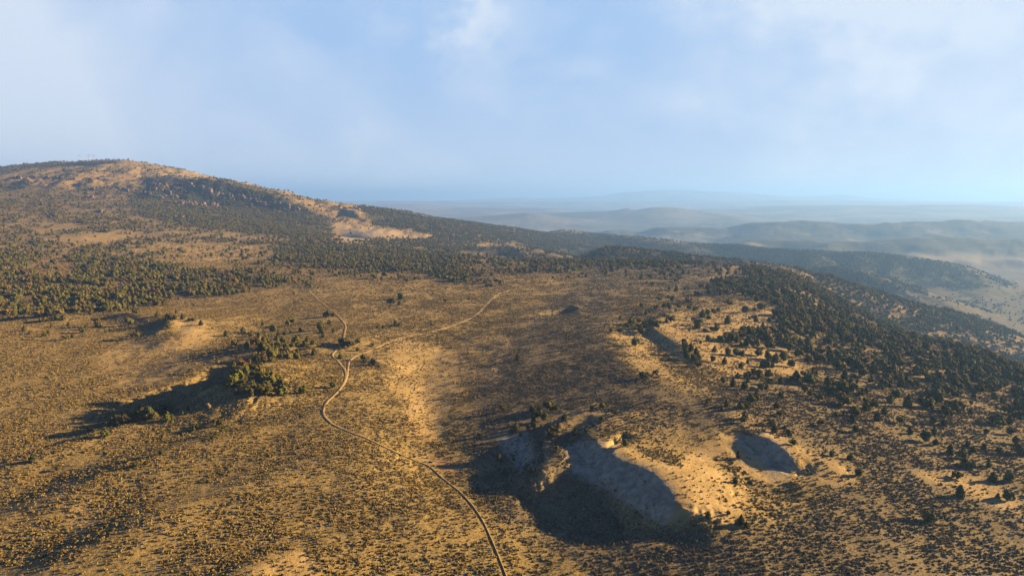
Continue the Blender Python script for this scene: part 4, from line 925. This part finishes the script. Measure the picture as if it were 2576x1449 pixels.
OUT = [('rock towers in the middle of the mountain flank', 'tall reddish crag in the row across the mountain flank', [(415, 512), (440, 515), (462, 511), (478, 517), (500, 522)]),
       ('rock steps up the mountain spur', 'rock step on the spur beside the shaded mountain gully', [(372, 492), (385, 478), (400, 470), (418, 486), (432, 498), (448, 476)]),
       ('rock band under the tan shoulder', 'low tan ledge in the band high on the left mountainside', [(45, 449), (80, 447), (115, 449), (150, 450), (185, 451), (225, 452), (262, 455)]),
       ('small crags left of the spur', 'small crag left of the shaded mountain gully', [(228, 498), (230, 478), (262, 497), (310, 480)]),
       ('crags on the right of the flank', 'grey crag on the right part of the mountain flank', [(530, 520), (575, 505), (600, 500), (628, 507), (655, 515), (715, 520), (740, 528)]),
       ('broken ledges below the crest', 'broken ledge just below the crest of the mountain flank', [(400, 500), (470, 468), (500, 474), (520, 484), (545, 490)]),
       ('lone crags low on the mountain', 'lone crag low on the wooded mountain foot', [(130, 545), (248, 534), (455, 550), (470, 553), (700, 538)]),
       ('reddish outcrops among the left wood', 'small reddish outcrop among the trees of the left wood', [(95, 672), (120, 684), (215, 668), (300, 664), (360, 672)])]
for grp, single, lst in OUT:
    for k, (u, v) in enumerate(sorted(lst)):
        hp = hit(u, v)
        if hp is None: continue
        s = (.55 + .5 * rng.random()) * (.28 if v > 600 else (1.0 if u < 300 else 1.3))
        o = link('rock_outcrop', ROCKM[int(rng.integers(0, 5))], None, (hp[0], hp[1], hp[2] - .5)); o.scale = (s * 1.5, s, s * .75); o.rotation_euler = (0, 0, R(rng.uniform(-35, 25)))
        tag(o, f'{single}, {ordinal(k)} from left', 'rock', grp)
def boulder(seed, m, sx, sy, sz):
    g = random.Random(seed); V, T = blob([(0, 0, sz * .5, 1.0)], seed, .9, 1.0); V = V * np.array([sx, sy, sz]); return mesh_np('boulder', V, None, T, (m,))
for (u, v, m, s, lab) in ((1083, 1164, M_DARK, (1.2, .55, .55), 'long dark boulder on the rusty patch beside the road'), (1074, 1153, M_DARK, (.5, .4, .5), 'smaller dark boulder behind the long one beside the road'),
                          (1068, 1151, M_PALE, (.9, .5, .22), 'flat pale stone beside the small dark boulder'), (1070, 1143, M_DARK, (.45, .3, .45), 'dark stump-like boulder at the far end of the rusty patch')):
    hp = hit(u, v); o = link('boulder', boulder(int(u + v), m, *s), None, (hp[0], hp[1], hp[2] - .05)); tag(o, lab, 'boulder')

# ------------------------------------------------------------------ transmission towers on the summit
def bars(name, segs, r=.16):
    Vs = []; Qs = []
    for a, b in segs:
        a = Vector(a); b = Vector(b); d = (b - a).normalized(); s = d.orthogonal().normalized() * r; t = d.cross(s).normalized() * r; o = len(Vs)
        for p in (a, b):
            for q in (s + t, t - s, -s - t, s - t): Vs.append(tuple(p + q))
        for j in range(4): Qs.append((o + j, o + (j + 1) % 4, o + 4 + (j + 1) % 4, o + 4 + j))
        Qs.append((o, o + 3, o + 2, o + 1)); Qs.append((o + 4, o + 5, o + 6, o + 7))
    return mesh_np(name, np.array(Vs), np.array(Qs), None, (M_STEEL,))
def tower(u, Yd, h, label):
    x = (u - UC) / (F * math.cos(TH)) * Yd; z = float(Hs(x, Yd))
    t = bpy.data.objects.new('lattice_tower', None); COL.objects.link(t); t.location = (x, Yd, z - .5); t.rotation_euler = (0, 0, .5)
    tag(t, label, 'transmission tower', 'lattice towers on the mountain top')
    segs = []; wb, wt = 3.0, .7
    lv = [0, .25, .45, .62, .76, .88, 1.0]; W = [wb + (wt - wb) * min(1, q / .8) for q in lv]
    for i in range(len(lv) - 1):
        z0, z1, a, b = lv[i] * h, lv[i + 1] * h, W[i], W[i + 1]
        c0 = [(a, a, z0), (-a, a, z0), (-a, -a, z0), (a, -a, z0)]; c1 = [(b, b, z1), (-b, b, z1), (-b, -b, z1), (b, -b, z1)]
        for j in range(4): segs += [(c0[j], c1[j]), (c0[j], c1[(j + 1) % 4]), (c1[j], c1[(j + 1) % 4])]
    o = link('mast', bars('mast', segs, .10), t)
    for zz in (.74, .87): link('cross_arm', bars('cross_arm', [((-5.5, 0, zz * h), (5.5, 0, zz * h)), ((-5.5, 0, zz * h), (0, 0, zz * h + 1.4)), ((5.5, 0, zz * h), (0, 0, zz * h + 1.4)), ((-5.5, 0, zz * h), (-5.5, 0, zz * h - 1.5)), ((5.5, 0, zz * h), (5.5, 0, zz * h - 1.5))], .12), t)
tower(227, 2840, 30, 'grey lattice tower on the left shoulder of the summit')
tower(250, 2800, 28, 'grey lattice tower between the two others on the summit')
tower(262, 2770, 25, 'grey lattice tower nearest the very top of the mountain')

# ------------------------------------------------------------------ haze
hz, hnt, hb = mat('haze'); hnt.nodes.remove(hb)
pv = hnt.nodes.new('ShaderNodeVolumePrincipled'); pv.inputs['Color'].default_value = (.215, .43, 1.0, 1); pv.inputs['Density'].default_value = 1.05e-4; pv.inputs['Anisotropy'].default_value = 0.28
hnt.links.new(pv.outputs[0], hnt.nodes['Material Output'].inputs['Volume'])
e = 43500; zb = float(Z.min()) - 1.5; zt = max(float(Z.max()) + 35, 330)
hv = np.array([(sx * e, sy * e, sz) for sz in (zb, zt) for sx, sy in ((-1, -1), (1, -1), (1, 1), (-1, 1))])
hq = np.array([(0, 3, 2, 1), (4, 5, 6, 7), (0, 1, 5, 4), (1, 2, 6, 5), (2, 3, 7, 6), (3, 0, 4, 7)])
tag(link('haze', mesh_np('haze', hv, hq, None, (hz,))), 'blue morning haze thickening towards the far plain', 'haze', kind='stuff')
print('done', round(time.time() - T0, 1))
